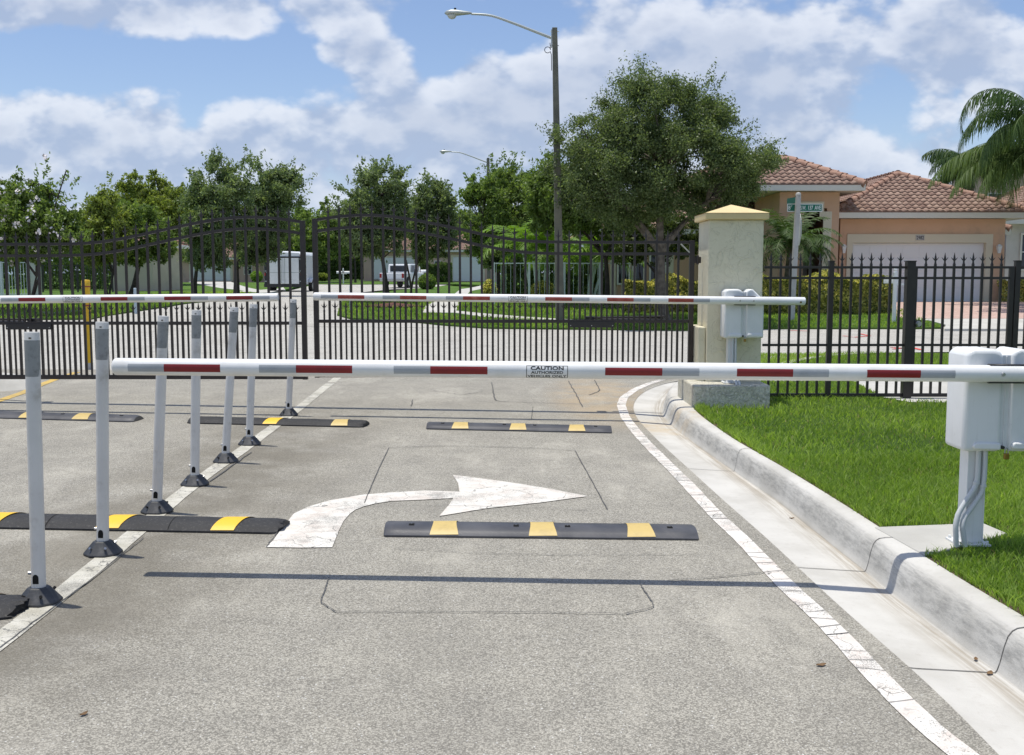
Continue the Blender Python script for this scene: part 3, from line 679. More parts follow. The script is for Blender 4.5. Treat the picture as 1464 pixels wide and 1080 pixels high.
# ---------------------------------------------------------------- barrier gates
STR = [('s', .0875, .2735), ('r', .2735, .565), ('s', .766, .957), ('r', .957, 1.248), ('s', 1.463, 1.652), ('r', 1.652, 1.948), ('L', 2.149, 2.364),
       ('r', 2.557, 2.853), ('s', 2.853, 3.044), ('r', 3.239, 3.530), ('s', 3.530, 3.715), ('r', 3.913, 4.191), ('s', 4.191, 4.370)]
def barrier(label, base, tip, pivot, R, mir, redm, grp, tail=.70, top=1.03, label_arm=None):
    """base: foot of the post; tip, pivot: world points of the arm axis; mir=-1 when the post stands at the left"""
    t = thing('barrier_gate', label, 'barrier gate', base, grp)
    B = Vector(base); g = mir
    ax = (pivot-tip).normalized(); L = (pivot-tip).length; rt = g   # direction from tip to pivot
    # housing, in local coords; x to the right when g=1
    cx = (pivot-B).x; zt = top
    x0 = cx-.145*g
    def X(a): return x0+a*g
    yb0, yb1 = (pivot-B).y+R+.012, (pivot-B).y+R+.012+.235
    zb = zt-.525
    m = MB()
    m.prism([(X(a), b) for a, b in ((0, zb), (0, zb+.49), (.012, zb+.513), (.04, zb+.525), (.145, zb+.525), (.175, zb+.515), (.195, zb+.495), (.195, zb))], yb0, yb1)
    m.build('left_cover' if g > 0 else 'main_cover', M_wm, t, smooth=50, bevel=.022, seg=4)
    m = MB()
    m.prism([(X(a), b) for a, b in ((.235, zb), (.235, zb+.49), (.25, zb+.515), (.28, zb+.528), (.305, zb+.522), (.425, zb+.405), (.425, zb))], yb0+.004, yb1)
    m.build('side_cover', M_wm, t, smooth=50, bevel=.022, seg=4)
    m = MB(); m.prism([(X(a), b) for a, b in ((.190, zb+.01), (.190, zb+.495), (.240, zb+.495), (.240, zb+.01))], yb0+.022, yb1-.01)
    m.box(X(.211), X(.216), yb0+.014, yb0+.03, zb+.01, zb+.49)
    m.build('middle_panel', M_wm, t, bevel=.006)
    m = MB()
    for a, b in ((.045, .19), (.242, .418)):
        m.prism([(X(a), zb+.030), (X(a+.012), zb+.014), (X(b), zb+.010), (X(b), zb+.046), (X(a+.018), zb+.050)], yb0-.014, yb0+.05)
    m.build('drip_lip', M_wm, t, smooth=50, bevel=.008, seg=3)
    m = MB(); m.tube([(X(.205), yb0+.015, zb+.022), (X(.205), yb0-.004, zb+.022)], .009, 10); m.build('screw', M_ink, t)
    m = MB(); m.box(X(.214), X(.240), yb0-.004, yb0+.014, zb-.040, zb-.008)
    lk = m.build('padlock', M_brass, t, bevel=.004)
    m = MB(); m.tube([(X(.219), yb0+.005, zb-.010), (X(.219), yb0+.005, zb+.012), (X(.227), yb0+.005, zb+.020), (X(.235), yb0+.005, zb+.012), (X(.235), yb0+.005, zb-.010)], .0032, 8); m.build('shackle', M_steel, lk, smooth=1)
    # post
    px0 = X(.060)if g > 0 else X(.155); yp = (yb0+yb1)/2
    m = MB(); w_ = .095; 
    m.box(px0, px0+.006, yp-.05, yp+.05, .012, zb+.02); m.box(px0+w_-.006, px0+w_, yp-.05, yp+.05, .012, zb+.02); m.box(px0+.006, px0+w_-.006, yp-.046, yp-.040, .012, zb+.02)
    m.box(px0+.006, px0+w_-.006, yp+.042, yp+.048, .012, zb+.02)
    m.build('post', M_wm, t)
    m = MB(); m.box(px0-.045, px0+w_+.03, yp-.085, yp+.085, .0, .011)
    for a in (-.03, w_+.015):
        for b in (-.065, .065): m.tube([(px0+a, yp+b, .01), (px0+a, yp+b, .026)], .009, 6)
    m.build('base_plate', M_wm, t, bevel=.002)
    for k in (0, 1):
        xk = px0+.045+.034*k
        m = MB(); yk = yp-.068
        if B.y < 8:
            pts = [(xk, yk, zb+.01), (xk, yk, zb-.14), (xk-.008, yk, zb-.19-.03*k), (xk-.06, yk-.005, zb-.27-.03*k), (xk-.098, yk-.012, zb-.33-.02*k), (xk-.113, yk-.02, zb-.39), (xk-.112, yk-.02, .11), (xk-.105+.012*k, yk-.02, .003)]
        else: pts = [(xk, yk, zb+.01), (xk, yk, .12), (xk+.004, yk-.02, .05), (xk+.02, yk-.145, .02), (xk+.022, yk-.150, -.06), (xk+.022, yk-.150, -.235)]
        P_ = resample(pts, 40); rr = [.0135+(.0012 if (i % 2 and i > 26) else 0) for i in range(40)]
        m.tube([tuple(q) for q in P_], rr, 10); cc = m.build('conduit', M_conduit, t, smooth=60)
        m = MB(); i = 13+k; m.tube([tuple(P_[i]-np.array([0, 0, .006])), tuple(P_[i]+np.array([0, 0, .006]))], .0175, 10); m.build('clamp', M_conduit, cc)
    # arm
    def A(s_, an=None, r=0):
        p = tip+ax*s_-B
        if an is None: return p
        up = Vector((0, 0, 1)); up = (up-ax*up.dot(ax)).normalized(); fr = Vector((0, -1, 0))
        return p+(fr*math.cos(an)+up*math.sin(an))*r
    m = MB(); segs = [(0, R*.80), (.006, R*.95), (.015, R), (L+tail-.012, R), (L+tail-.004, R*.95), (L+tail, R*.82)]
    vs = []; n = 64
    for s_, r in segs: vs += [tuple(A(s_, 2*math.pi*k/n, r)) for k in range(n)]
    m.add(vs, [(i*n+k, i*n+(k+1) % n, (i+1)*n+(k+1) % n, (i+1)*n+k) for i in range(len(segs)-1) for k in range(n)]+[tuple(range(n)), tuple((len(segs)-1)*n+k for k in range(n))])
    arm = m.build('arm', M_arm, t, smooth=40)
    def patch(m, a, b, an0, an1, r, nx=1, na=16):
        vs = [tuple(A(a+(b-a)*i/nx, an0+(an1-an0)*j/na, r)) for i in range(nx+1) for j in range(na+1)]
        m.add(vs, [(i*(na+1)+j, (i+1)*(na+1)+j, (i+1)*(na+1)+j+1, i*(na+1)+j+1) for i in range(nx) for j in range(na)])
    for kd, a, b in STR:
        m = MB()
        if kd == 'L':
            patch(m, a, b, -.95, .60, R+.0008, 8, 20)
            m.cur = 1; e = .0028
            for q in ((a, b, .60-.05, .60), (a, b, -.95, -.90), (a, a+e, -.95, .60), (b-e, b, -.95, .60)): patch(m, *q, R+.0015, 8 if q[1]-q[0] > .1 else 1)
            for body, s_c, h_, w_ in (('CAUTION', .30, .44, .165), ('AUTHORIZED', -.20, .34, .160), ('VEHICLES ONLY', -.67, .34, .195)):
                V2, F2 = text_mesh(body, h_, w_, .028 if h_ > .4 else .020)
                sg = 1 if ax.x > 0 else -1
                m.add([tuple(A((a+b)/2+x*sg, s_c+z, R+.0019)) for x, z in V2], F2)
            m.build('caution_label', [M_arm, M_ink], arm, recalc=False)
        else:
            patch(m, a, b, -.50, .42, R+.0009, 1); m.build('red_stripe' if kd == 'r' else 'silver_stripe', redm if kd == 'r' else M_silv, arm, recalc=False, smooth=60)
    # mount shell and bolts
    m = MB(); vs = []; n = 14
    for s_ in (L-.055, L+.17): vs += [tuple(A(s_, -math.pi/2-.35+(math.pi+.7)*k/n+math.pi, R+.006)) for k in range(n+1)]
    m.add(vs, [(k, k+1, n+1+k+1, n+1+k) for k in range(n)]); sh = m.build('arm_bracket', M_black, t, smooth=60)
    sm_ = sh.modifiers.new('solid', 'SOLIDIFY'); sm_.thickness = .004
    for s_ in (0, .145):
        m = MB(); m.tube([tuple(A(L+s_, 0, R-.002)), tuple(A(L+s_, 0, R+.007))], [.011, .008], 10); m.build('bolt', M_steel, arm, smooth=40)
    m = MB(); m.tube([tuple(A(L+tail-.055, -.25, R-.002)), tuple(A(L+tail-.055, -.25, R+.0015))], .011, 12); m.build('cap_screw', M_brass if g > 0 else M_steel, arm)
    return t
YA = 5.25
STR = [(k_, a_*.9635, b_*.9635) for k_, a_, b_ in STR]
grpB = 'striped barrier arms across the lanes'
pv = D(1429, 534.5, YA); tp = D(163, 524.2, YA)
barrier('near white barrier gate with the longest-looking striped arm, its housing at the right edge', (D(1380, 777, 5.44).x, 5.44, .139), tp, pv, .0430, 1, M_red, grpB, top=D(1400, 497, 5.45).z-.139)
YB = 11.2
pv = D(1057, 430, YB); tp = D(448.5, 424, YB)
far_base_z = .372
barrier('farther white barrier gate mounted on the plinth of the cream pillar, faded red stripes', (D(1042, 548, 11.36).x, 11.36, far_base_z), tp, pv, .0430, 1, M_redf, grpB, top=D(1060, 413.5, 11.36).z-far_base_z)
tp = D(398, 425.3, YB); pv = tp+Vector((-4.56, 0, D(0, 429, YB).z-D(398, 425.3, YB).z-.01)); bz = gz(pv.x, 11.3)
barrier('white barrier arm with red stripes reaching in from the left edge over the entry lane', (pv.x, 11.36, bz+.12), tp, pv, .0430, -1, M_red, grpB, top=1.08+.1)
# ---------------------------------------------------------------- delineator posts
def delin(label, front, top, k):
    g0 = G(front[0], front[1]); R0 = .104
    y = g0.y+R0*.95; x = D(front[0], front[1], y).x; z = gz(x, y)+.008
    tpp = D(top[0], top[1], y)
    t = thing('delineator_post', label, 'lane post', (x, y, z), 'posts along the lane divider')
    m = MB(); prof = [(R0, 0), (R0*.98, .010), (.052, .068), (.044, .072)]; n = 8
    vs = [(r*math.cos(math.pi/8+2*math.pi*j/n), r*math.sin(math.pi/8+2*math.pi*j/n)*.95, zz) for r, zz in prof for j in range(n)]
    m.add(vs, [(i*n+j, i*n+(j+1) % n, (i+1)*n+(j+1) % n, (i+1)*n+j) for i in range(3) for j in range(n)]+[tuple(range(n-1, -1, -1)), tuple(3*n+j for j in range(n))])
    b = m.build('base', M_base, t, bevel=.005)
    for j in (-1, 1):
        for q in (-1, 1): m = MB(); m.tube([(j*.038, q*.066, .040), (j*.042, q*.076, .047)], .007, 8); m.build('bolt', M_steel if k % 2 else M_hole, b)
    ax = (tpp-Vector((x, y, z+.062))); Hh = ax.length; ax.normalize()
    sd = Vector((1, 0, 0)); sd = (sd-ax*sd.dot(ax)).normalized(); fw = ax.cross(sd).normalized()   # fw = +y
    def P(a, b, c): return tuple(Vector((0, 0, .062))+sd*a+fw*b+ax*c)
    def ring(ra, rb, c, n=24): return [P(ra*math.cos(2*math.pi*j/n), rb*math.sin(2*math.pi*j/n), c) for j in range(n)]
    def hull(rs, n=24):
        m = MB(); vs = []
        for ra, rb, c in rs: vs += ring(ra, rb, c, n)
        m.add(vs, [(i*n+j, i*n+(j+1) % n, (i+1)*n+(j+1) % n, (i+1)*n+j) for i in range(len(rs)-1) for j in range(n)]+[tuple(range(n-1, -1, -1)), tuple((len(rs)-1)*n+j for j in range(n))]); return m
    ra = .032
    # round below, pressed flatter to the top
    m = hull([(ra, ra, 0), (ra, ra, Hh*.35), (ra*1.02, ra*.9, Hh*.75), (ra*1.08, ra*.62, Hh-.006), (ra*1.04, ra*.56, Hh)])
    po = m.build('tube', M_delin, t, smooth=40)
    m = hull([(ra*1.035, ra*.86, Hh-.20), (ra*1.10, ra*.68, Hh-.036)]); m.build('reflective_band', M_refl, t, smooth=40)
    m = MB(); m.tube([P(0, -ra*.62, Hh-.026), P(0, -ra*.66-.002, Hh-.026)], .007, 6, flat=.5); m.build('rivet_hole', M_hole, po)
    m = MB(); q = []
    for an in np.linspace(0, math.pi, 9): q.append((.013*math.cos(an), .058+.016*math.sin(an)))
    q += [(-.013, .030), (.013, .030)]
    # slot wrapped on the front of the tube
    vs = [P(a*s_, -ra-o_, .045+(c-.045)*s_) for s_, o_ in ((1, -.004), (1, .0012), (.9, .0018)) for a, c in q]; nq = len(q); m.add(vs, [(i*nq+j, i*nq+(j+1) % nq, (i+1)*nq+(j+1) % nq, (i+1)*nq+j) for i in range(2) for j in range(nq)]+[tuple(2*nq+j for j in range(nq))]); m.build('pin_slot', M_hole, po)
    m = MB(); m.tube([P(-ra*.8, -.012, .075), P(-ra-.008, -.016, .077)], .008, 10); m.build('pin', M_steel, t)
    return t
DL = [((57, 874), (45.5, 475), 'nearest lane post, first in the row, with a scuffed grey band and white cap'), ((148, 801), (146, 460.5), 'second lane post, upright, its grey band torn at the top'),
      ((225, 739.5), (233.5, 452), 'third lane post, leaning right, behind the dark speed bump'), ((279, 699), (281, 443.5), 'fourth lane post, upright, right of the leaning third post'),
      ((323, 665.5), (335, 439.5), 'fifth lane post, leaning right, before the pair at the far speed bump'), ((357, 639.5), (362.5, 435), 'sixth lane post, just in front of the far black speed bump'),
      ((413, 597), (419.5, 428), 'farthest lane post, seventh in the row, behind the black speed bump')]
for k, (a, b, l) in enumerate(DL): delin(l, a, b, k)
# ---------------------------------------------------------------- rubber speed bumps
def bump(label, pl, pr, stripes, new, holes=True, seams=(), rag=False, endcap=True):
    """pl, pr: front bottom corners as seen; stripes: [(x centre px, faded?)]"""
    a = G(*pl); b = G(*pr); L = (b-a).length; t0 = (b-a).normalized(); n0 = Vector((-t0.y, t0.x, 0)).normalized()
    t = thing('speed_bump', label, 'speed bump', (a.x, a.y, a.z+.004), 'rubber speed bumps on the lanes', math.atan2(t0.y, t0.x))
    Wd, Hh = .30, .055
    def prof(k=12):
        out = [(0, 0), (0, .012)]
        for i in range(k+1):
            q = i/k; y = .01+(Wd-.02)*q; out.append((y, .014+(Hh-.014)*math.sin(math.pi*q)**.72))
        return out+[(Wd, .012), (Wd, 0)]
    pf = prof(); slope = (b.z-a.z)/L
    def zf(x): return slope*x
    def sec(x, ins=0, sc=1., up=0):
        return [(x, Wd/2+(y-Wd/2)*sc, zf(x)+z*sc+up) for y, z in pf]
    xs = [(0, .80), (.02, .92), (.05, 1)]+[(x, 1) for x in np.linspace(.12, L-.12, 24)]+[(L-.05, 1), (L-.02, .92), (L, .80)]
    if not endcap: xs = [(0, .9), (.012, 1)]+[(x, 1) for x in np.linspace(.1, L-.1, 24)]+[(L-.012, 1), (L, .9)]
    m = MB(); vs = []; n = len(pf)
    for i, (x, sc) in enumerate(xs):
        j = rnd.uniform(-.0015, .0015) if rag else 0
        for (xx, y, z) in sec(x, 0, sc): vs.append((xx+(rnd.uniform(-.02, .02) if rag and i > len(xs)-3 else 0), y, z+j*(z > .02)))
    m.add(vs, [(i*n+k, (i+1)*n+k, (i+1)*n+k+1, i*n+k+1) for i in range(len(xs)-1) for k in range(n-1)]+[tuple(range(n)), tuple((len(xs)-1)*n+k for k in range(n))])
    body = m.build('body', M_bumpb if new else M_bumpg, t, smooth=45)
    for sx_, faded in stripes:
        p = G(sx_, (pl[1]+pr[1])/2-8); x = (p-a).dot(t0); w0 = .085 if faded else .070
        m = MB(); vs = []; rows = 14; kk = [i for i in range(n) if .004 < pf[i][0] < Wd*.97 and pf[i][1] > .0135]
        for i, k in enumerate(kk):
            y, z = pf[k]; bend = .035*math.sin(math.pi*i/(len(kk)-1)) if not faded else 0; wd = w0*(1-.0*i) if not faded else w0*(1-.18*math.sin(math.pi*i/(len(kk)-1)))
            sk3 = (i/(len(kk)-1))*(.07 if not faded else 0)
            nz = Vector((0, 0, 1)); 
            vs += [(x-wd+sk3, y, zf(x)+z+.0034), (x+wd*.98+sk3, y, zf(x)+z+.0034)]
        m.add(vs, [(2*i, 2*i+1, 2*i+3, 2*i+2) for i in range(len(kk)-1)]); m.build('yellow_stripe', M_tan if faded else M_yel, t, smooth=60, recalc=False)
    if holes:
        for q in (.085, .42, .585, .915):
            x = q*L; y = .115; z = .014+(Hh-.014)*math.sin(math.pi*(y-.01)/(Wd-.02))**.72+zf(x)
            m = MB(); m.box(x-.016, x+.016, y-.018, y+.018, z-.012, z+.0015, None); o = m.build('bolt_pocket', M_hole, t)
            m = MB(); m.tube([(x, y, z), (x, y, z+.006)], .006, 6); m.build('bolt', M_steel, o)
    for q in seams:
        m = MB(); vs = []
        for y, z in pf[2:-2]: vs += [(q*L-.003, y, zf(q*L)+z+.0015), (q*L+.003, y, zf(q*L)+z+.0015)]
        m.add(vs, [(2*i, 2*i+1, 2*i+3, 2*i+2) for i in range(len(pf)-5)]); m.build('seam', M_hole, t, recalc=False)
    return t
bump('near grey rubber speed bump with three faded yellow stripes, right of the arrow stem', (548, 769.5), (1000, 775.5), [(636, 1), (775, 1), (912, 1)], False, endcap=False)
bump('near black rubber speed bump with bright yellow stripes, touching the foot of the white arrow', (-60, 757), (397, 765.7), [(-14, 0), (164, 0), (330, 0)], True, False, seams=(.27, .655), rag=True)
bump('far grey speed bump with three pale yellow stripes, between the lane posts and the kerb', (609, 615), (875, 621), [(661, 1), (742, 1), (823, 1)], False, endcap=False)
bump('far black speed bump under the lane posts, one bright and one faded yellow stripe', (266, 607), (519, 613), [(399, 0), (499, 1)], True, False, seams=(.5,), rag=True)
bump('far grey speed bump at the left edge with a pointed end and pale yellow stripes', (-66, 598), (189, 605), [(66, 1), (-14, 1), (146, 1)], False)
bump('black speed bump end at the lower left corner, before the nearest post', (-340, 884), (14, 890), [(-60, 0), (-200, 0)], True, False, rag=True)
# ---------------------------------------------------------------- iron work
def finial(m, x, y, z, s=1., barb=True):
    m.frus(z, .011*s, .011*s, z+.028*s, .0065*s, .0065*s, x, y); m.frus(z+.028*s, .0065*s, .0065*s, z+.055*s, .012*s, .006*s, x, y); m.frus(z+.055*s, .012*s, .006*s, z+.125*s, .0012*s, .0012*s, x, y)
    if barb:
        for g in (-1, 1):
            m.tube([(x+g*.006*s, y, z+.045*s), (x+g*.022*s, y, z+.060*s), (x+g*.034*s, y, z+.078*s)], [.006*s, .0045*s, .001], 5)
def interp(L, x):
    L = sorted(L)
    for (a, b), (c, d) in zip(L, L[1:]):
        if a <= x <= c: return b+(d-b)*(x-a)/(c-a+1e-9)
    return L[0][1] if x < L[0][0] else L[-1][1]
def smoothcurve(L, n=60):
    xs = np.linspace(L[0][0], L[-1][0], n); ys = np.array([interp(L, x) for x in xs])
    for _ in range(10): ys[1:-1] = ys[1:-1]*.5+(ys[:-2]+ys[2:])*.25
    return list(zip(xs, ys))
YG = 11.85
def gate(label, g, zoff):
    """g=1: the right leaf, g=-1 its mirror image"""
    XR0 = D(448, 400, YG).x; XR1 = D(992, 400, YG).x; mid = (D(437.5, 400, YG).x*.5+XR0*.5)
    def Q(px, py): p = D(px, py, YG); return (p.x-mid, p.z)
    rail = smoothcurve([Q(*p) for p in ((452, 314.5), (475, 310.5), (500, 308), (525, 307), (547, 308), (570, 310.5), (593, 314.5), (640, 324), (687, 334.5), (720, 341.5), (745, 344.5), (767, 346), (820, 346.7), (900, 346.7), (993, 346.7))])
    rail2 = [(x, z-.128) for x, z in rail]
    z_bot0, z_bot1 = D(700, 539.5, YG).z, D(700, 533.5, YG).z; z_mid = D(700, 459.5, YG).z; z_dog = D(700, 441, YG).z
    lab = thing('gate_leaf', label, 'gate', (mid, YG, zoff), 'pair of arched black gate leaves')
    def bx(m, x0, x1, y0, y1, z0, z1): m.box(min(x0*g, x1*g), max(x0*g, x1*g), y0, y1, z0, z1)
    W0 = XR0-mid; W1 = XR1-mid
    for a, zt in ((W0, rail[0][1]+.012), (W1-.055, rail[-1][1]+.02)):
        m = MB(); bx(m, a, a+.055, -.0275, .0275, z_bot0-.004, zt); m.build('stile', M_iron, lab, bevel=.003)
    for nm, R_ in (('top_rail', rail), ('second_rail', rail2)):
        m = MB(); n = len(R_); vs = []
        pts = [(W0+.054, interp(R_, W0+.054))]+[(x, z) for x, z in R_ if W0+.06 < x < W1-.06]+[(W1-.054, interp(R_, W1-.054))]
        for x, z in pts: vs += [(x*g, -.018, z-.016), (x*g, .018, z-.016), (x*g, .018, z+.016), (x*g, -.018, z+.016)]
        m.add(vs, [(4*i+k, 4*i+(k+1) % 4, 4*(i+1)+(k+1) % 4, 4*(i+1)+k) for i in range(len(pts)-1) for k in range(4)]); m.build(nm, M_iron, lab)
    m = MB(); bx(m, W0+.056, W1-.056, -.020, .020, z_mid-.018, z_mid+.018); m.build('middle_rail', M_iron, lab, bevel=.002)
    m = MB(); bx(m, W0+.056, W1-.056, -.022, .022, z_bot0, z_bot1); m.build('bottom_rail', M_iron, lab, bevel=.002)
    m = MB(); m2 = MB(); K = 33; st = (W1-.055-(W0+.055))/(K+1)
    for i in range(K+1):
        x = W0+.055+st*(i+1)
        if i < K:
            z1 = interp(rail, x)+.020; bx(m, x-.0125, x+.0125, -.0125, .0125, z_bot1+.0, z_mid-.018); bx(m, x-.0125, x+.0125, -.0125, .0125, z_mid+.018, interp(rail2, x)-.014)
            bx(m, x-.0125, x+.0125, -.0125, .0125, interp(rail2, x)+.014, interp(rail, x)-.014)
            finial(m, x*g, 0, z1-.006, 1.0)
        xd = x-st/2; bx(m2, xd-.009, xd+.009, -.009, .009, z_bot1, z_mid-.018); bx(m2, xd-.009, xd+.009, -.009, .009, z_mid+.018, z_dog-.03); finial(m2, xd*g, 0, z_dog-.035, .98)
    m.build('pickets', M_iron, lab, recalc=False); m2.build('short_pickets', M_iron, lab, recalc=False)
    m = MB(); a = Q(813, 460); b = Q(878, 468.5); m.box(min(a[0]*g, b[0]*g), max(a[0]*g, b[0]*g), -.034, -.024, b[1], a[1])
    ob = m.build('operator_bracket', M_darkp, lab, bevel=.003)
    m = MB()
    for q in (.04, .5, .96):
        m = MB(); m.tube([((a[0]+(b[0]-a[0])*q)*g, -.033, (a[1]+b[1])/2-.01), ((a[0]+(b[0]-a[0])*q)*g, -.040, (a[1]+b[1])/2-.01)], .006, 6)
        m.build('bolt', M_steel, ob)
    m = MB(); p1 = Q(850, 455.5); p2 = Q(955, 454.5)
    m.tube([(p1[0]*g, .12, p1[1]), (p2[0]*g, .30, p2[1])], .013, 8); m.tube([((p1[0]+.08)*g, .10, p1[1]-.025), ((p2[0]-.02)*g, .30, p2[1]-.03)], .02, 8)
    m.box(min((p1[0]-.10)*g, p1[0]*g), max((p1[0]-.10)*g, p1[0]*g), .02, .15, p1[1]-.03, p1[1]+.02); m.build('actuator_arm', M_darkp, lab)
    for zz in (D(1000, 372, YG).z, D(1000, 513, YG).z):
        m = MB(); bx(m, W1-.005, W1+.075, -.02, .02, zz-.035, zz+.035); m.tube([((W1+.035)*g, -.022, zz-.05), ((W1+.035)*g, -.022, zz+.05)], .016, 8); m.build('hinge', M_iron, lab, bevel=.003)
    m = MB(); c1 = (W1-.056, rail[-1][1]-.03); m.tube([((c1[0]-.10)*g, -.02, c1[1]+.012), (c1[0]*g, -.02, c1[1]-.085)], .008, 6); m.build('corner_brace', M_galv, lab)
    return lab
gate('right leaf of the arched black picket gate, hinged on the cream pillar', 1, 0)
gate('left leaf of the arched black picket gate, running off the left edge', -1, -.022)
# ---------------------------------------------------------------- gate pillar
YP = 11.5
xl = D(1012, 400, YP).x; xr = D(1090.5, 400, YP).x; dp = .61
zc0 = D(1050, 314.5, YP).z; zc1 = D(1050, 304.5, YP-.05).z; zap = D(1045, 293, YP+.3).z
pcx, pcy = (xl+xr)/2, YP+dp/2
t = thing('gate_pillar', 'cream stucco gate pillar with a yellow pyramid cap beside the gate', 'pillar', (pcx, pcy, 0))
hw = (xr-xl)/2; zled = D(1000, 468, YP).z
m = MB(); m.box(-hw, hw, -dp/2, dp/2, .30, zc0); m.build('shaft', M_stucco, t, bevel=.012)
m = MB(); m.box(-hw-.085, -hw-.003, -dp/2+.05, dp/2-.02, .30, zled); m.build('base_ledge', M_stucco, t, bevel=.012)
m = MB(); cw = hw+.045; m.box(-cw, cw, -dp/2-.045, dp/2+.045, zc0+.001, zc1); cp = m.build('cap', M_cap, t, bevel=.008)
m = MB(); m.frus(zc1+.001, cw+.004, dp/2+.049, zap, .004, .004); m.build('cap_top', M_cap, cp)
pz0 = -.12; pt = far_base_z-.002
m = MB(); px0, px1 = 1.93, 2.755; py0 = D(998, 584, 11.12).y
m.box(px0-pcx, px1-pcx, py0-pcy, dp/2+.05, pz0, pt)
m.build('plinth', M_plinth, t, bevel=.018, seg=3)
# ---------------------------------------------------------------- fence at the right, with its foot gate
YF = 11.98
fz = lambda py: D(1250, py, YF).z
def fence(label, xs_posts, xs_pk, x0, x1, name='iron_fence', cat='fence', wide=(), fr=False, grp=None, zb=None):
    X0 = D(x0, 450, YF).x; X1 = D(x1, 450, YF).x
    t = thing(name, label, cat, ((X0+X1)/2, YF, lawn_z(3, YF)), grp); o0 = Vector(t.location); cx, cz = o0.x, o0.z
    zb = fz(567) if zb is None else zb
    for nm, py in (('top_rail', 382.5), ('second_rail', 397.8), ('lower_rail', 493.5), ('bottom_rail', 565)):
        m = MB(); z = fz(py)-cz; hh = .014 if nm != 'bottom_rail' else .02; m.box(X0-cx, X1-cx, -.014, .014, z-hh, z+hh); m.build(nm, M_iron, t, bevel=.002)
    zz = [fz(565)-cz+.02, fz(493.5)-cz-.014, fz(493.5)-cz+.014, fz(397.8)-cz-.014, fz(397.8)-cz+.014, fz(382.5)-cz-.014]
    m = MB()
    for px in xs_pk:
        x = D(px, 450, YF).x-cx
        for a, b in ((0, 1), (2, 3), (4, 5)): m.box(x-.0125, x+.0125, -.0125, .0125, zz[a], zz[b])
        m.box(x-.0125, x+.0125, -.0125, .0125, zz[5]+.028, fz(378)-cz); finial(m, x, 0, fz(378.5)-cz, 1.08)
    m.build('pickets', M_iron, t, recalc=False)
    for px, w_, py in xs_posts:
        x = D(px, 450, YF).x-cx; m = MB(); m.box(x-w_/2, x+w_/2, -w_/2, w_/2, -.1, fz(py)-cz); m.box(x-w_/2-.006, x+w_/2+.006, -w_/2-.006, w_/2+.006, fz(py)-cz, fz(py)-cz+.012); m.build('post', M_iron, t, bevel=.003)
    return t, cx, cz
fence('black picket fence between the cream pillar and the foot gate', [(1186.5, .056, 374.5), (1299, .095, 374.5)], [1100.6, 1114.6, 1128.5, 1142.5, 1156.5, 1170.5]+[1201.7+13.83*k for k in range(7)], 1091, 1299)
t, cx, cz = fence('black picket foot gate with a round steel lock', [], [1321+13.42*k for k in range(9)], 1306, 1446, 'foot_gate', 'gate')
for px, w_ in ((1307.2, .03), (1443.5, .055)):
    x = D(px, 450, YF).x-cx; m = MB(); m.box(x-w_/2, x+w_/2, -.022, .022, fz(567)-cz, fz(381)-cz); m.build('stile', M_iron, t, bevel=.003)
x = D(1311.5, 463, YF).x-cx; z = D(1311.5, 463, YF).z-cz
m = MB(); m.box(x-.045, x+.035, -.03, .0, z-.04, z+.04); lk = m.build('lock_case', M_iron, t, bevel=.004)
m = MB(); m.tube([(x-.002, -.03, z), (x-.002, -.042, z)], .033, 18); m.tube([(x-.002, -.042, z), (x-.002, -.075, z)], [.014, .026], 14); m.build('knob', M_steel, lk, smooth=40)
fence('black picket fence right of the foot gate, at the right edge', [(1451.5, .06, 374), (1560, .056, 374)], [1466+13.83*k for k in range(6)]+[1574+13.83*k for k in range(8)], 1456, 1680)
m = MB(); x = D(1446, 384, YF).x; z = D(1446, 384, YF).z
# ---------------------------------------------------------------- yellow bollard
b = G(127.5, 529)
t = thing('bollard', 'yellow bollard with red bands standing beyond the left gate leaf', 'bollard', (b.x, b.y, b.z))
zt = D(124, 400.5, b.y).z-b.z; r = .062
m = MB(); m.lathe([(r, 0), (r, .11)], 20); m.build('white_foot', M_spole, t)
m = MB(); m.lathe([(r*.98, .11), (r*.98, zt-.13)], 20); m.build('sleeve', M_bollard, t, smooth=40)
m = MB(); m.lathe([(r*1.04, zt-.13), (r*1.04, zt-.012), (r*.9, zt), (.01, zt+.004)], 20); m.build('cap', M_bollard, t, smooth=40)
for z in (D(125, 410, b.y).z-b.z, D(125, 437, b.y).z-b.z):
    m = MB(); m.lathe([(r*1.05, z-.010), (r*1.05, z+.010)], 20); m.build('red_band', M_redf, t, smooth=40)
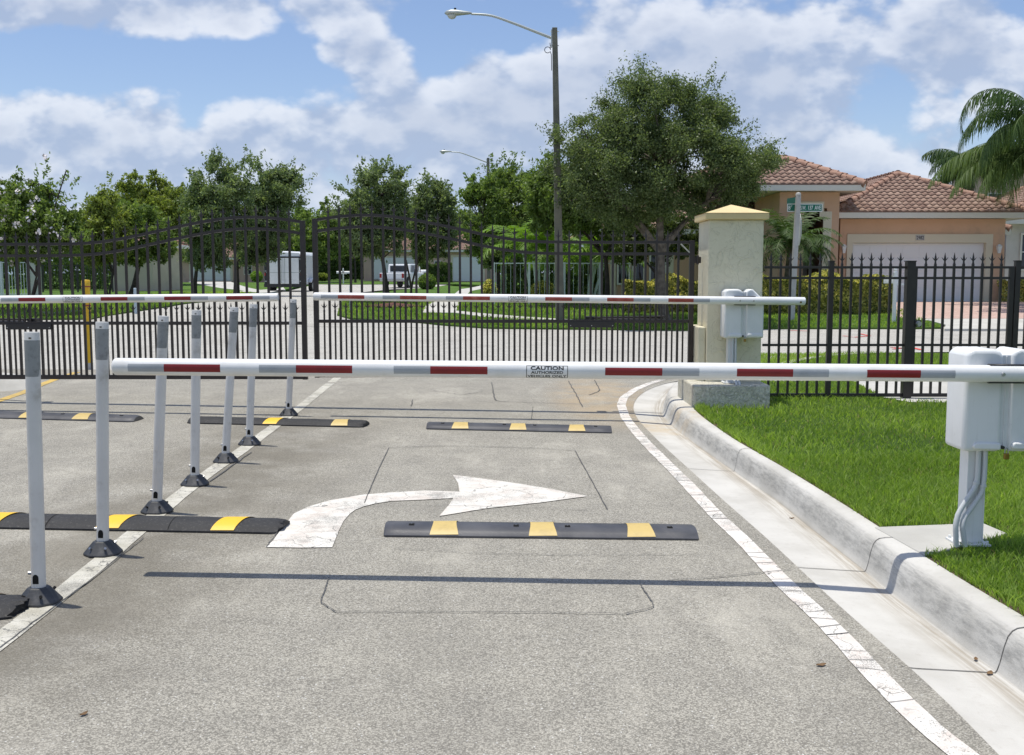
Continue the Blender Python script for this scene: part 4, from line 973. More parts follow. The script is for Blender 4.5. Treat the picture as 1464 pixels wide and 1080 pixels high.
# ---------------------------------------------------------------- street lights
def streetlight(label, base, top, lamp, Y, wt, wb, grp):
    p0 = Vector((D(*base, Y).x, Y, gz(D(*base, Y).x, Y))); p1 = D(*top, Y); k = Y/F
    t = thing('street_light', label, 'street light', p0, grp); q = p1-p0
    m = MB(); m.frus(-.2, wb/2, wb/2, q.z, wt/2, wt/2, 0, 0, q.x, 0); m.build('pole', M_polec, t, bevel=.012)
    lp = D(*lamp, Y)-p0; Lh = (q.x-lp.x)/1.20
    a0 = Vector((q.x-wt/2, 0, q.z-.30*Lh/2.6)); 
    pts = [a0+Vector((-Lh*s_, 0, Lh*h_*1.12)) for s_, h_ in ((0, 0), (.15, .050), (.40, .135), (.62, .205), (.70, .225), (.76, .233), (.85, .238), (.93, .240))]
    P_ = resample([tuple(v) for v in pts], 30); m = MB(); m.tube([tuple(v) for v in P_], [.042-.012*i/29 for i in range(30)], 10); m.build('bracket_arm', M_galv, t, smooth=1)
    e = Vector(P_[-1]); ln = .30*Lh
    m = MB(); prof = [(-.04, .035), (.05, .075), (.22, .10), (.52, .155), (.75, .16), (.92, .12), (1.0, .03)]
    vs = []; n = 14
    for s_, r in prof: vs += [(e.x-s_*ln, r*math.cos(2*math.pi*j/n)*.95, e.z+.02+r*math.sin(2*math.pi*j/n)*(.62 if math.sin(2*math.pi*j/n) > 0 else .42)) for j in range(n)]
    m.add(vs, [(i*n+j, i*n+(j+1) % n, (i+1)*n+(j+1) % n, (i+1)*n+j) for i in range(len(prof)-1) for j in range(n)]+[tuple(range(n)), tuple((len(prof)-1)*n+j for j in range(n))])
    h = m.build('lamp_head', M_galv, t, smooth=60)
    m = MB(); m.lathe([(.02, -.11), (.09, -.085), (.13, -.03), (.135, .0)], 16); o = m.build('lens', M_glassl, h, smooth=60); o.location = (e.x-ln*.72, 0, e.z-.035)
    m = MB(); m.tube([(e.x-ln*.60, 0, e.z+.10), (e.x-ln*.60, 0, e.z+.165)], .035, 10); m.build('photocell', M_ink, h)
    m = MB()
    for zz in (-.10, -.50):
        m.tube([(q.x-wt/2-.05, 0, q.z+zz), (q.x+wt/2+.05, 0, q.z+zz)], .012, 6)
    m.box(q.x-wt/2-.03, q.x-wt/2, -.05, .05, q.z-.55, q.z-.05); m.build('bolt_plate', M_galv, t)
    m = MB(); c = Vector((q.x-wt/2-.13, 0, q.z-.62)); pts = [(c.x+.085*math.cos(a), 0, c.z+.085*math.sin(a)) for a in np.linspace(0, 5.8, 16)]
    m.tube([(q.x-wt/2-.06, 0, q.z-.42)]+[(q.x-wt/2-.05, 0, q.z-.55)]+pts+[(q.x-wt/2-.02, 0, q.z-.75), (q.x-wt/2-.01, 0, q.z-1.2)], .010, 6); m.build('cable_loop', M_ink, t, smooth=1)
    return t
streetlight('tall street light on a square concrete pole left of the big oak', (801, 447), (793, 40), (643, 18), 31., .145, .26, 'concrete street lights')
streetlight('distant small street light rising behind the green trees', (699, 414), (698, 226), (632, 213), 71., .17, .26, 'concrete street lights')
# ---------------------------------------------------------------- street sign
YS = 31.0
b = D(1131, 463, YS); tpv = D(1141.5, 275.5, YS)
bz = gz(b.x, YS)+.05
t = thing('street_sign', 'leaning white post with green street name signs and a stop sign seen edge-on', 'street sign', (b.x, YS, bz)); B = Vector((b.x, YS, bz))
q = tpv-B
m = MB(); m.frus(-.1, .080, .080, q.z-.10, .068, .068, 0, 0, q.x, 0); m.build('post', M_spole, t, bevel=.02)
m = MB(); m.lathe([(.082, 0), (.082, .05), (.06, .09), (.02, .105)], 12); o = m.build('post_cap', M_spole, t, smooth=40); o.location = (q.x, 0, q.z-.10)
def L2(px, py, dy=0): p = D(px, py, YS)-B; return p
a = L2(1127, 291.2); b2 = L2(1177.6, 292.5); zt, zb_ = L2(1150, 291.2).z, L2(1150, 302.6).z
m = MB(); yy = .11
m.box(a.x, b2.x, yy, yy+.008, zb_-.0, zt); ob = m.build('name_blade', M_swhite, t)
m = MB(); m.box(a.x+.022, b2.x-.022, yy-.003, yy-.0005, zb_+.022, zt-.022); m.build('green_field', M_sgreen, ob)
m = MB()
for body, cxp, h_, w_ in (('S.W.', 1149.8, .118, .165), ('137', 1160.5, .122, .135), ('AVE', 1170.6, .122, .185), ('8', 1129.9, .12, .06), ('T', 1132.9, .05, .045)):
    V2, F2 = text_mesh(body, h_, w_, .014); cx_ = L2(cxp, 297).x
    m.add([(cx_+x, yy-.0055, (zb_+zt)/2+z+(.04 if body == 'T' else 0)) for x, z in V2], F2)
m.build('lettering', M_swhite, ob, recalc=False)
m = MB(); c = L2(1134, 285.8); m.box(-.005, .005, -.09, .78, c.z-.09, c.z+.09, Matrix.Translation((q.x-.03, .05, 0)) @ Matrix.Rotation(.10, 4, 'Z')); cb = m.build('cross_blade', M_sgreen, t)
m = MB(); c = L2(1147.6, 328); Rr = .50
vs = [(Rr*math.cos(math.pi/8+k*math.pi/4), Rr*math.sin(math.pi/8+k*math.pi/4)) for k in range(8)]
Mx = Matrix.Translation((c.x, .42, c.z)) @ Matrix.Rotation(math.radians(84), 4, 'Z')
m.prism(vs, -.004, .004, Mx); m.build('stop_plate', M_swhite, t)
# ---------------------------------------------------------------- small posts and mailboxes
for px, pb_, pt_, lb in ((502, 443, 408, 'pale blue utility marker post at the tip of the middle lawn'), (194, 447, 412, 'pale blue utility marker post on the left lawn')):
    p = G(px, pb_, dz=.05); zt = D(px, pt_, p.y).z-p.z
    t = thing('marker_post', lb, 'marker post', p, 'pale marker posts'); r = .045
    m = MB(); m.lathe([(r, -.1), (r, zt-.03), (r*1.0, zt-.01), (r*.7, zt)], 12); m.build('tube', M_marker, t, smooth=40)
    m = MB(); m.lathe([(r*1.12, zt-.16), (r*1.12, zt-.13)], 12); m.build('collar', M_marker, t, smooth=40)
def mailbox(label, px, pb_, Y, h, scale=1., two=False):
    p = D(px, pb_, Y); z0 = gz(p.x, Y)+.05
    t = thing('mailbox', label, 'mailbox', (p.x, Y, z0), 'white post mailboxes'); hz_ = h
    m = MB(); m.frus(-.1, .045, .045, hz_, .045, .045); m.lathe([(.058, hz_), (.058, hz_+.03), (.03, hz_+.05), (.052, hz_+.09), (.045, hz_+.13), (.01, hz_+.15)], 12); m.build('post', M_wm, t, bevel=.004)
    for g in ((1,) if not two else (-1, 1)):
        m = MB(); q = []; 
        for an in np.linspace(0, math.pi, 9): q.append((.085*math.cos(an), .11+.085*math.sin(an)))
        q += [(-.085, 0), (.085, 0)]
        Mx = Matrix.Translation((g*.09, 0, hz_-.30)) @ Matrix.Rotation(g*math.pi/2 if two else .5, 4, 'Z')
        m.prism(q, .0 if not two else -.0, .46*(1 if not two else -1), Mx)
        bx_ = m.build('box', M_wm, t, smooth=50)
        m = MB(); m.box(.088, .094, .08, .20, .06, .085, Mx); m.build('flag', M_redf, bx_)
    m = MB(); m.box(-.30*two-.02, .30, -.03, .03, hz_-.35, hz_-.302); m.build('bracket', M_wm, t)
    return t
mailbox('white mailbox with turned post top beside the variegated hedge', 1277.5, 466, 30.3, 1.42)
mailbox('small white double mailbox on the far verge right of the trailer', 491, 409, 88, 1.15, two=True)
mailbox('small white mailbox at the kerb beside the pickup truck', 600, 412, 80, 1.35, two=True)
# ---------------------------------------------------------------- houses
def tiles(name, quad, parent, off, tw=.25, tl=.31, inside_fn=None):
    """barrel tiles on a roof slope; quad = corner points (eave a, eave b, top b, top a)"""
    A, B_, Cc, Dd = [Vector(p)-off for p in quad]
    e = (B_-A).normalized(); nrm = e.cross((Dd-A) if (Dd-A).length > .1 else (Cc-A)).normalized()
    if nrm.z < 0: nrm = -nrm
    s_ = nrm.cross(e).normalized()
    if s_.z < 0: s_ = -s_
    loc = [((p-A).dot(e), (p-A).dot(s_)) for p in (A, B_, Cc, Dd)]
    hmax = max(y for _, y in loc); xmin = min(x for x, _ in loc); xmax = max(x for x, _ in loc)
    def span(y):
        xs = []
        for (x1, y1), (x2, y2) in zip(loc, loc[1:]+loc[:1]):
            if (y1-y)*(y2-y) <= 0 and abs(y1-y2) > 1e-6: xs.append(x1+(x2-x1)*(y-y1)/(y2-y1))
        return (min(xs), max(xs)) if len(xs) >= 2 else None
    vs = []; fs = []; tint = []
    r = 0
    y = .0
    while y < hmax-.05:
        sp = span(min(hmax-.01, y+tl*.4))
        if sp:
            i0 = int(math.floor((sp[0]-xmin)/tw)); i1 = int(math.ceil((sp[1]-xmin)/tw))
            for i in range(i0, i1):
                xa = xmin+i*tw; xb = xa+tw
                if xb < sp[0]+.05 or xa > sp[1]-.05: continue
                xa2 = max(xa, sp[0]-.03); xb2 = min(xb, sp[1]+.03)
                K = 6; o = len(vs); jx = rnd.uniform(-.008, .008)
                for (yy, lift) in ((y-.03, .05), (y+tl, .012)):
                    for k in range(K+1):
                        u = k/K; x = xa2+(xb2-xa2)*u; uu = (x-xa)/tw
                        h = lift+.055*max(0, math.sin(math.pi*(uu*1.35)) if uu < .74 else -.25*math.sin(math.pi*(uu-.74)/.26))
                        vs.append(tuple(A+e*(x+jx)+s_*yy+nrm*h))
                for k in range(K+1): vs.append(tuple(A+e*(xa2+(xb2-xa2)*k/K)+s_*(y-.03)+nrm*(-.01)))
                t_ = min(1, max(0, rnd.gauss(.5, .25)))
                for k in range(K):
                    fs.append((o+k, o+k+1, o+K+1+k+1, o+K+1+k)); tint.append(t_)
                    fs.append((o+2*(K+1)+k, o+2*(K+1)+k+1, o+k+1, o+k)); tint.append(t_*.3)  # lip face toned darker to stand in for shade under the tile
        y += tl; r += 1
    o = fast(name, np.array(vs), np.array(fs), M_tile, np.array(tint), parent)
    return o
def ridge(mb, a, b, off, r=.13, L=.42):
    a = Vector(a)-off; b = Vector(b)-off; n = max(1, int((b-a).length/L)); d = (b-a)/n; u = d.normalized()
    for i in range(n):
        p = a+d*i+Vector((0, 0, .03)); mb.tube([p-u*.03, p+d*.96+Vector((0, 0, -.012))], [r*1.12, r*.88], 10)
def hip(parent, off, x0, x1, y0, y1, ze, rise_per=.47, soffit=True, faces='FRBL', fascia=M_fascia, fh=.20):
    """hip roof; returns ridge ends"""
    w = x1-x0; d = y1-y0; h = min(w, d)/2
    if w >= d: R0, R1 = (x0+h, y0+h), (x1-h, y0+h)
    else: R0, R1 = (x0+h, y0+h), (x0+h, y1-h)
    zr = ze+h*rise_per
    a, b, c, dd = (x0, y0, ze), (x1, y0, ze), (x1, y1, ze), (x0, y1, ze); r0 = (*R0, zr); r1 = (*R1, zr)
    if w >= d: Q = dict(F=(a, b, r1, r0), R=(b, c, r1, r1), B=(c, dd, r0, r1), L=(dd, a, r0, r0)); caps = ((a, r0), (b, r1), (c, r1), (dd, r0), (r0, r1))
    else: Q = dict(F=(a, b, r0, r0), R=(b, c, r1, r0), B=(c, dd, r1, r1), L=(dd, a, r0, r1)); caps = ((a, r0), (b, r0), (c, r1), (dd, r1), (r0, r1))
    m = MB()
    o_ = off
    for k in Q:
        pts = []
        for p in Q[k]:
            v = Vector(p)-o_-Vector((0, 0, .02))
            if not pts or (v-pts[-1]).length > 1e-4: pts.append(v)
        if (pts[0]-pts[-1]).length < 1e-4: pts.pop()
        m.add(pts, [tuple(range(len(pts)))])
    m.build('roof_deck', M_tile, parent, recalc=False)
    for k in faces: tiles('roof_tiles', Q[k], parent, off)
    m = MB()
    for p, q in caps: ridge(m, p, q, off)
    m.build('ridge_caps', M_ridge, parent, smooth=60)
    m = MB(); z = ze-off.z; X0, X1, Y0, Y1 = x0-off.x, x1-off.x, y0-off.y, y1-off.y
    m.box(X0, X1, Y0-.03, Y0, z-fh, z+.02); m.box(X0, X1, Y1, Y1+.03, z-fh, z+.02); m.box(X0-.03, X0, Y0-.03, Y1+.03, z-fh, z+.02); m.box(X1, X1+.03, Y0-.03, Y1+.03, z-fh, z+.02)
    m.box(X0+.002, X1-.002, Y0+.002, Y1-.002, z-fh+.02, z-fh+.05); m.build('fascia', fascia, parent)
    return r0, r1
def garage_door(parent, off, x0, x1, y, z0, z1, rows=4, cols=8):
    m = MB(); m.box(x0-off.x, x1-off.x, y-off.y, y-off.y+.04, z0-off.z, z1-off.z)
    rh = (z1-z0)/rows; cw = (x1-x0)/cols
    for r in range(rows):
        m.box(x0-off.x+.01, x1-off.x-.01, y-off.y-.012, y-off.y-.001, z0-off.z+r*rh+.012, z0-off.z+(r+1)*rh-.012)
        for c in range(cols): m.box(x0-off.x+c*cw+.07, x0-off.x+(c+1)*cw-.07, y-off.y-.024, y-off.y-.013, z0-off.z+r*rh+.09, z0-off.z+(r+1)*rh-.09)
    return m.build('garage_door', M_gdoor, parent, bevel=.006)
def window(parent, off, x0, x1, y, z0, z1, mull=1):
    m = MB(); a, b, c, d = x0-off.x, x1-off.x, z0-off.z, z1-off.z; yy = y-off.y
    for q in ((a-.07, a, c-.07, d+.07), (b, b+.07, c-.07, d+.07), (a, b, d, d+.07), (a, b, c-.07, c)): m.box(q[0], q[1], yy-.05, yy+.02, q[2], q[3])
    for i in range(mull): xm = a+(b-a)*(i+1)/(mull+1); m.box(xm-.02, xm+.02, yy-.02, yy+.02, c, d)
    m.box(a, b, yy-.018, yy+.018, (c+d)/2-.02, (c+d)/2+.02)
    f = m.build('window', M_fascia, parent); g = MB(); g.box(a, b, yy, yy+.01, c, d); g.build('glass', M_glass, f)
# --- the peach house
H0 = Vector((12.0, 38.0, 0)); t = thing('house', 'peach stucco house with pink barrel tile roof and a white garage door numbered 2982', 'house', H0)
Yg = 38.0; zt_ = lambda px, py, Y=Yg: D(px, py, Y)
wl, wr = zt_(1199, 400).x, zt_(1434, 400).x; ze = D(1300, 304, Yg-.55).z
zg = .50
gx0, gx1 = zt_(1217, 400).x, zt_(1407, 400).x; gzt = zt_(1300, 347.5).z; gzb = .51
fx0, fx1 = zt_(1209, 400).x, zt_(1416.5, 400).x; fzt = zt_(1300, 335).z
m = MB()
m.box(wl-12, fx0-12, 0, .3, .2, fzt); m.box(fx1-12, wr-12, 0, .3, .2, fzt); m.box(wl-12, wr-12, 0, .3, fzt, ze-.20)
m.box(wr-12-.3, wr-12, .3, 7, .2, ze-.2); m.box(wl-12, wl-12+.3, .3, 5, .2, ze-.2)
xe0, xe1 = D(1112, 400, 37.2).x, D(1197, 400, 37.2).x
ee = D(1200, 264.5, 36.6).z                       # eave height of the entry block
ox0, ox1 = D(1147, 400, 37.2).x, D(1174, 400, 37.2).x; oxs = D(1163, 400, 37.2).x
oz1, oz2 = D(1160, 311, 37.2).z, D(1160, 303, 37.2).z
y0, y1 = -.8, -.5
m.box(xe0-12, ox0-12, y0, y1, .2, ee-.2); m.box(ox1-12+.14, xe1-12, y0, y1, .2, ee-.2); m.box(ox0-12, ox1-12+.14, y0, y1, oz2+.12, ee-.2)
m.box(xe0-12, xe0-12+.3, y1, 3, .2, ee-.2); m.box(xe1-12-.3, xe1-12, y1, .0, .2, ee-.2)
# main block front wall further left, behind the oak
mx0 = D(872, 400, 41).x; m.box(mx0-12, xe0-12, 3, 3.3, .2, 3.1); m.box(mx0-12, mx0-12+.3, 3.3, 15, .2, 3.1)
m.build('wall', M_peach, t)
m = MB(); m.box(ox0-12, ox1-12+.1, 1.5, 1.55, .2, oz2+.1); m.box(ox0-12-.02, ox0-12, y1, 1.5, .2, oz2+.1); m.box(ox1-12+.14, ox1-12+.16, y1, 1.5, .2, oz2+.1); m.box(ox0-12, ox1-12+.14, y1, 1.5, oz2+.1, oz2+.14); m.build('entry_recess', M_dkdoor, t)
m = MB(); m.box((ox0+ox1)/2-12-.45, (ox0+ox1)/2-12+.45, 1.42, 1.49, .45, 2.55); m.build('front_door', M_trim, t, bevel=.01)
m = MB()   # stepped cream surround of the entry
m.box(ox1-12+.004, ox1-12+.30, y0-.05, y0-.003, .5, oz1); m.box(ox1-12-.13, ox1-12+.30, y0-.05, y0-.003, oz1, oz1+.2); m.box(ox1-12-.13, ox1-12+.02, y0-.05, y0-.003, oz1+.2, oz2+.35); m.box(ox0-12-.2, ox1-12-.13, y0-.05, y0-.003, oz2+.15, oz2+.35)
m.box(ox1-12+.30, xe1-12, y0-.05, y0-.003, 1.28, 1.5)
m.build('entry_surround', M_trim, t, bevel=.004)
m = MB(); m.box(fx0-12, gx0-12, -.05, .28, .35, gzt); m.box(gx1-12, fx1-12, -.05, .28, .35, gzt); m.box(fx0-12, fx1-12, -.05, .28, gzt, fzt); m.build('garage_surround', M_trim, t, bevel=.004)
garage_door(t, H0, gx0+.003, gx1-.003, Yg+.14, gzb, gzt-.003)
m = MB(); a = zt_(1308.5, 336.5); b = zt_(1320.5, 344); m.box(a.x-12, b.x-12, -.075, -.053, b.z, a.z); pl = m.build('number_plate', M_spole, t)
V2, F2 = text_mesh('2982', .13, .26, .015); m = MB(); m.add([((a.x+b.x)/2-12+x, -.078, (a.z+b.z)/2+z) for x, z in V2], F2); m.build('digits', M_ink, pl, recalc=False)
for px in (1204.5, 1425.5):
    c = zt_(px, 356); m = MB(); m.frus(-.16, .04, .04, .08, .075, .075); m.frus(.08, .09, .09, .16, .02, .02); m.box(-.03, .03, 0, .16, -.02, .04); o = m.build('wall_lantern', M_swhite, t); o.location = (c.x-12, -.16, c.z)
    m = MB(); m.frus(-.14, .028, .028, .07, .06, .06); m.build('lantern_glass', M_glassl, o)
# roofs
hip(t, H0, wl-.45, D(1468, 308, 37.4).x+.15, 37.4, 50, ze, .47, faces='FRL')
hip(t, H0, xe0-.45-1.2, D(1236, 266, 36.6).x, 36.6, 44, ee, .50, faces='FRL')
hip(t, H0, D(843, 330, 40.4).x, 19.0, 40.4, 54, 3.25, .50, faces='FRL')
for a, b in ((884, 889), (906, 910), (930, 940)): window(t, H0, D(a, 400, 41).x, D(b, 400, 41).x+.25, 40.95, 1.2, 2.7, 0)
m = MB(); m.box(D(874, 400, 41).x-12-.05, D(880, 400, 41).x-12, 2.92, 2.997, .2, 3.0); m.box(D(936, 400, 41).x-12+.5, D(944, 400, 41).x-12+.5, 2.92, 2.997, .2, 3.0); m.build('pilasters', M_trim, t)
# --- the white neighbour at the right edge
Yn = 43.
H1 = Vector((D(1500, 400, Yn).x, Yn, .4)); t = thing('house', 'white rendered neighbour house cut off by the right edge, with a dark sash window', 'house', H1)
nx0 = D(1436, 400, Yn).x
m = MB(); m.box(nx0-H1.x, nx0-H1.x+9, 0, .3, 0, 3.4); m.box(nx0-H1.x, nx0-H1.x+.3, .3, 8, 0, 3.4); m.build('wall', M_offw, t)
hip(t, H1, nx0-.4, nx0+9.4, Yn-.5, Yn+9, 3.75, .45, faces='FL')
window(t, H1, D(1458, 400, Yn).x, D(1458, 400, Yn).x+1.1, Yn-.02, D(1458, 385, Yn).z, D(1458, 336, Yn).z, 1)
# --- two-storey house whose roof shows above the palms
Yt = 70.
H2 = Vector((D(1420, 400, Yt).x, Yt, .5)); t = thing('house', 'two-storey pinkish house seen between the palms above the garage roof', 'house', H2)
hx0 = D(1386, 300, Yt).x
m = MB(); m.box(hx0-H2.x, hx0-H2.x+12, 0, .3, 0, D(1380, 228, Yt).z-.4); m.box(hx0-H2.x, hx0-H2.x+.3, .3, 3, 0, D(1380, 228, Yt).z-.4); m.build('wall', M_pink, t)
hip(t, H2, hx0-.6, hx0+12, Yt-.6, Yt+3, D(1380, 226, Yt).z+.0, .40, faces='FL')
window(t, H2, hx0+1.2, hx0+2.4, Yt-.02, 5.6, 6.8, 1)
# --- far houses down the street
def farhouse(label, px0, px1, Y, wallpx, eavepx, wm, doors=(), wins=(), rise=.40, dep=9, roof=True):
    x0 = D(px0, 400, Y).x; x1 = D(px1, 400, Y).x; z0 = gz(x0, Y); off = Vector(((x0+x1)/2, Y, z0)); t = thing('house', label, 'house', off)
    zw = D(px0, eavepx, Y).z
    m = MB(); m.box(x0-off.x, x1-off.x, 0, dep, -.3, zw-z0); m.build('wall', wm, t)
    hip(t, off, x0-.5, x1+.5, Y-.5, Y+dep+.5, zw+.15, rise, faces='F')
    for a, b, zt in doors:
        xa, xb = D(a, 400, Y).x, D(b, 400, Y).x; m = MB(); zt = D(a, zt, Y).z
        m.box(xa-off.x-.2, xb-off.x+.2, -.05, -.003, 0, zt-z0+.2); m.build('door_surround', M_trim, t); garage_door(t, off, xa, xb, Y-.08, z0+.02, zt)
    for a, b, p, q in wins: window(t, off, D(a, 400, Y).x, D(b, 400, Y).x, Y-.02, D(a, q, Y).z, D(a, p, Y).z)
    return t
farhouse('beige house with a blank side wall behind the leaning trunk', 160, 219, 62, 0, 352, M_beige, dep=5)
farhouse('pale house with a wide white garage door between the oak trunks', 222, 372, 100, 0, 371, M_pink, doors=((274, 330, 378),), wins=((243, 252, 380, 393), (350, 360, 380, 392)), dep=9)
farhouse('pinkish house with a white garage door behind the pickup truck', 520, 612, 112, 0, 360, M_pink, doors=((535, 592, 369),), dep=10)
farhouse('pink house with a tall white double garage door right of the pickup', 614, 712, 98, 0, 360, M_pink, doors=((648, 690, 368),), wins=((622, 630, 374, 392),), dep=10)
farhouse('peach house half hidden behind the trailer with a small window', 350, 452, 125, 0, 366, M_peach, wins=((367, 372, 377, 392), (440, 448, 377, 392)), dep=10)
# ---------------------------------------------------------------- light railings
def rail_fence(label, x0, x1, Y, ytop, m_, posts, step, bars=.012, name='railing_fence', y1=None, M0=None):
    a = D(x0, ytop, Y); b = D(x1, ytop, y1 or Y); z0 = gz(a.x, Y)+.05
    t = thing(name, label, 'fence', (a.x, a.y, z0), 'light railings beyond the gate'); L = math.hypot(b.x-a.x, b.y-a.y); t.rotation_euler = (0, 0, math.atan2(b.y-a.y, b.x-a.x)); h = a.z-z0
    m = MB(); m.box(0, L, -.02, .02, h-.035, h); m.build('top_rail', m_, t); m = MB(); m.box(0, L, -.02, .02, .10, .14); m.build('bottom_rail', m_, t)
    m = MB(); x = step/2
    while x < L: m.box(x-bars/2, x+bars/2, -bars/2, bars/2, .14, h-.035); x += step
    m.build('bars', m_, t, recalc=False)
    for i in range(posts+1):
        m = MB(); x = L*i/posts; m.box(x-.035, x+.035, -.035, .035, -.1, h+.02); m.build('post', m_, t)
    return t
rail_fence('pale green railing in front of the lime palms', 706, 908, 36., 376, M_grel, 4, .165)
rail_fence('white railing at the far left edge beside a white wall post', -80, 41, 46., 375, M_wrail, 3, .13, .02)
rail_fence('thin dark railing between the white wall and the beige house', 60, 160, 58., 379, M_darkp, 4, .16, .02)
m = MB(); p = D(47, 421, 46.); m.box(-.23, .23, 0, .4, -.1, D(47, 376, 46.).z-p.z); o = m.build('wall', M_offw, None, loc=p); tag(o, 'short white wall end beside the white railing at far left', 'wall')
# ---------------------------------------------------------------- enclosed trailer
YT = 62.
b0 = D(378, 418, YT); b1 = D(433, 418, YT); x0, x1 = b0.x, b1.x; z0 = gz(x0, YT); wT = x1-x0; hT = D(400, 361, YT).z-z0
t = thing('cargo_trailer', 'enclosed white cargo trailer with rear double doors parked beyond the gate', 'trailer', ((x0+x1)/2, YT, z0))
h = wT/2; LT = 4.9
m = MB(); vs = []; prof = [(-h, .42), (-h, hT-.22), (-h+.05, hT-.10), (-h+.22, hT-.02), (0, hT+.02), (h-.22, hT-.02), (h-.05, hT-.10), (h, hT-.22), (h, .42)]
secs = [(0.0, 0), (.25, .06), (LT-.5, .08), (LT, -.05)]
for y, dz in secs: vs += [(x, y, z+(dz if z > 1 else 0)) for x, z in prof]
n = 9; m.add(vs, [(i*n+k, i*n+(k+1) % n, (i+1)*n+(k+1) % n, (i+1)*n+k) for i in range(3) for k in range(n)]+[tuple(range(n)), tuple(3*n+k for k in range(n))])
m.build('body', M_alum if False else M_car, t, bevel=.03)
m = MB(); m.box(-h+.02, -h+.20, -.03, -.003, .46, hT-.24); m.box(h-.20, h-.02, -.03, -.003, .46, hT-.24); m.box(-h+.20, h-.20, -.03, -.003, hT-.33, hT-.24); m.box(-h, h, -.06, -.003, .28, .46); m.build('rear_frame', M_black, t)
for g in (-1, 1):
    m = MB(); m.box(min(g*.012, g*(h-.205)), max(g*.012, g*(h-.205)), -.045, -.004, .47, hT-.34); d_ = m.build('rear_door', M_wm, t, bevel=.01)
    m = MB(); m.tube([(g*.10, -.06, .5), (g*.10, -.06, hT-.34)], .014, 6); m.box(min(g*.02, g*(h-.14)), max(g*.02, g*(h-.14)), -.05, -.046, 1.12, 1.15); m.build('lock_rod', M_galv, d_)
    m = MB()
    for z in (.6, 1.2, 1.9): m.box(g*(h-.11)-.05, g*(h-.11)+.05, -.055, -.031, z, z+.05)
    m.build('hinges', M_galv, t)
    m = MB(); m.box(g*(h-.07)-.04, g*(h-.07)+.04, -.05, -.031, .95, 1.12); m.build('tail_light', M_tail, t)
    m = MB(); m.box(g*(h-.09)-.05, g*(h-.09)+.05, -.03, -.003, hT-.20, hT-.16); m.build('marker_light', M_tail, t)
    for yy in (2.1, 2.95):
        m = MB(); m.tube([(g*(h-.02), yy, .33), (g*(h+.20), yy, .33)], .33, 24); w_ = m.build('wheel', M_tyre, t, bevel=.02, smooth=40)
        m = MB(); m.tube([(g*(h+.201), yy, .33), (g*(h+.215), yy, .33)], .19, 18); m.build('rim', M_galv, w_)
    m = MB(); pts = [(g*(h+.12), 1.6, .55), (g*(h+.12), 1.8, .74), (g*(h+.12), 2.5, .80), (g*(h+.12), 3.25, .74), (g*(h+.12), 3.45, .55)]
    vs = []
    for p in pts: vs += [(p[0]-g*.14, p[1], p[2]), (p[0]+g*.12, p[1], p[2])]
    m.add(vs, [(2*i, 2*i+1, 2*i+3, 2*i+2) for i in range(4)]); fo = m.build('fender', M_alum, t, smooth=60); s_ = fo.modifiers.new('s', 'SOLIDIFY'); s_.thickness = .02
m = MB(); m.box(-.15, .15, -.052, -.040, .50, .64); m.build('number_plate', M_swhite, t)
m = MB(); m.tube([(-.5, LT, .5), (0, LT+1.2, .5), (.5, LT, .5)], .05, 6); m.build('drawbar', M_black, t)
# ---------------------------------------------------------------- pickup truck
YV = 78.
c = D(577, 412, YV); z0 = gz(c.x, YV)
t = thing('pickup_truck', 'white pickup truck parked at an angle in front of the far garages', 'pickup truck', (c.x, YV, z0), rz=math.radians(75))
W2 = .95; Lr, Lf = -2.35, 2.45
m = MB(); body = [(Lr, .50), (Lr, 1.08), (-1.0, 1.10), (Lf-1.5, 1.10), (Lf-.1, 1.00), (Lf, .85), (Lf, .50), (1.95, .48), (1.85, .75), (1.5, .88), (1.15, .75), (1.05, .45), (-.95, .45), (-1.05, .75), (-1.4, .88), (-1.75, .75), (-1.85, .48)]
m.prism(body, -W2, W2); m.build('body', M_car, t, bevel=.05, seg=3)
m = MB(); m.prism([(-.95, 1.09), (-.78, 1.72), (.40, 1.74), (1.10, 1.09)], -W2+.08, W2-.08); cab = m.build('cab', M_car, t, bevel=.06, seg=3)
m = MB(); m.box(-.93, -.84, -.68, .68, 1.18, 1.60, None)
for g in (-1, 1): m.prism([(-.76, 1.16), (-.66, 1.62), (.02, 1.63), (.02, 1.16)], g*(W2-.075)-.004, g*(W2-.075)+.004); m.prism([(.10, 1.16), (.10, 1.63), (.36, 1.63), (.86, 1.16)], g*(W2-.075)-.004, g*(W2-.075)+.004)
m.build('windows', M_glass, cab)
m = MB(); m.box(Lr+.12, -1.05, -W2+.12, W2-.12, 1.03, 1.105); m.build('bed_floor', M_black, t)
for x in (-1.4, 1.5):
    for g in (-1, 1):
        m = MB(); m.tube([(x, g*(W2-.22), .39), (x, g*(W2+.02), .39)], .39, 24); w_ = m.build('wheel', M_tyre, t, bevel=.03, smooth=40)
        m = MB(); m.tube([(x, g*(W2+.021), .39), (x, g*(W2+.035), .39)], .22, 16); m.build('rim', M_steel, w_)
for g in (-1, 1):
    m = MB(); m.box(Lr-.02, Lr+.05, g*(W2-.10)-.08, g*(W2-.10)+.08, .72, 1.04); m.build('tail_light', M_tail, t, bevel=.01)
m = MB(); m.box(Lr-.12, Lr, -W2+.05, W2-.05, .48, .66); m.build('bumper', M_steel, t, bevel=.03)
m = MB(); m.box(Lr-.012, Lr-.002, -W2+.22, W2-.22, .70, 1.05); m.build('tailgate', M_car, t, bevel=.01)
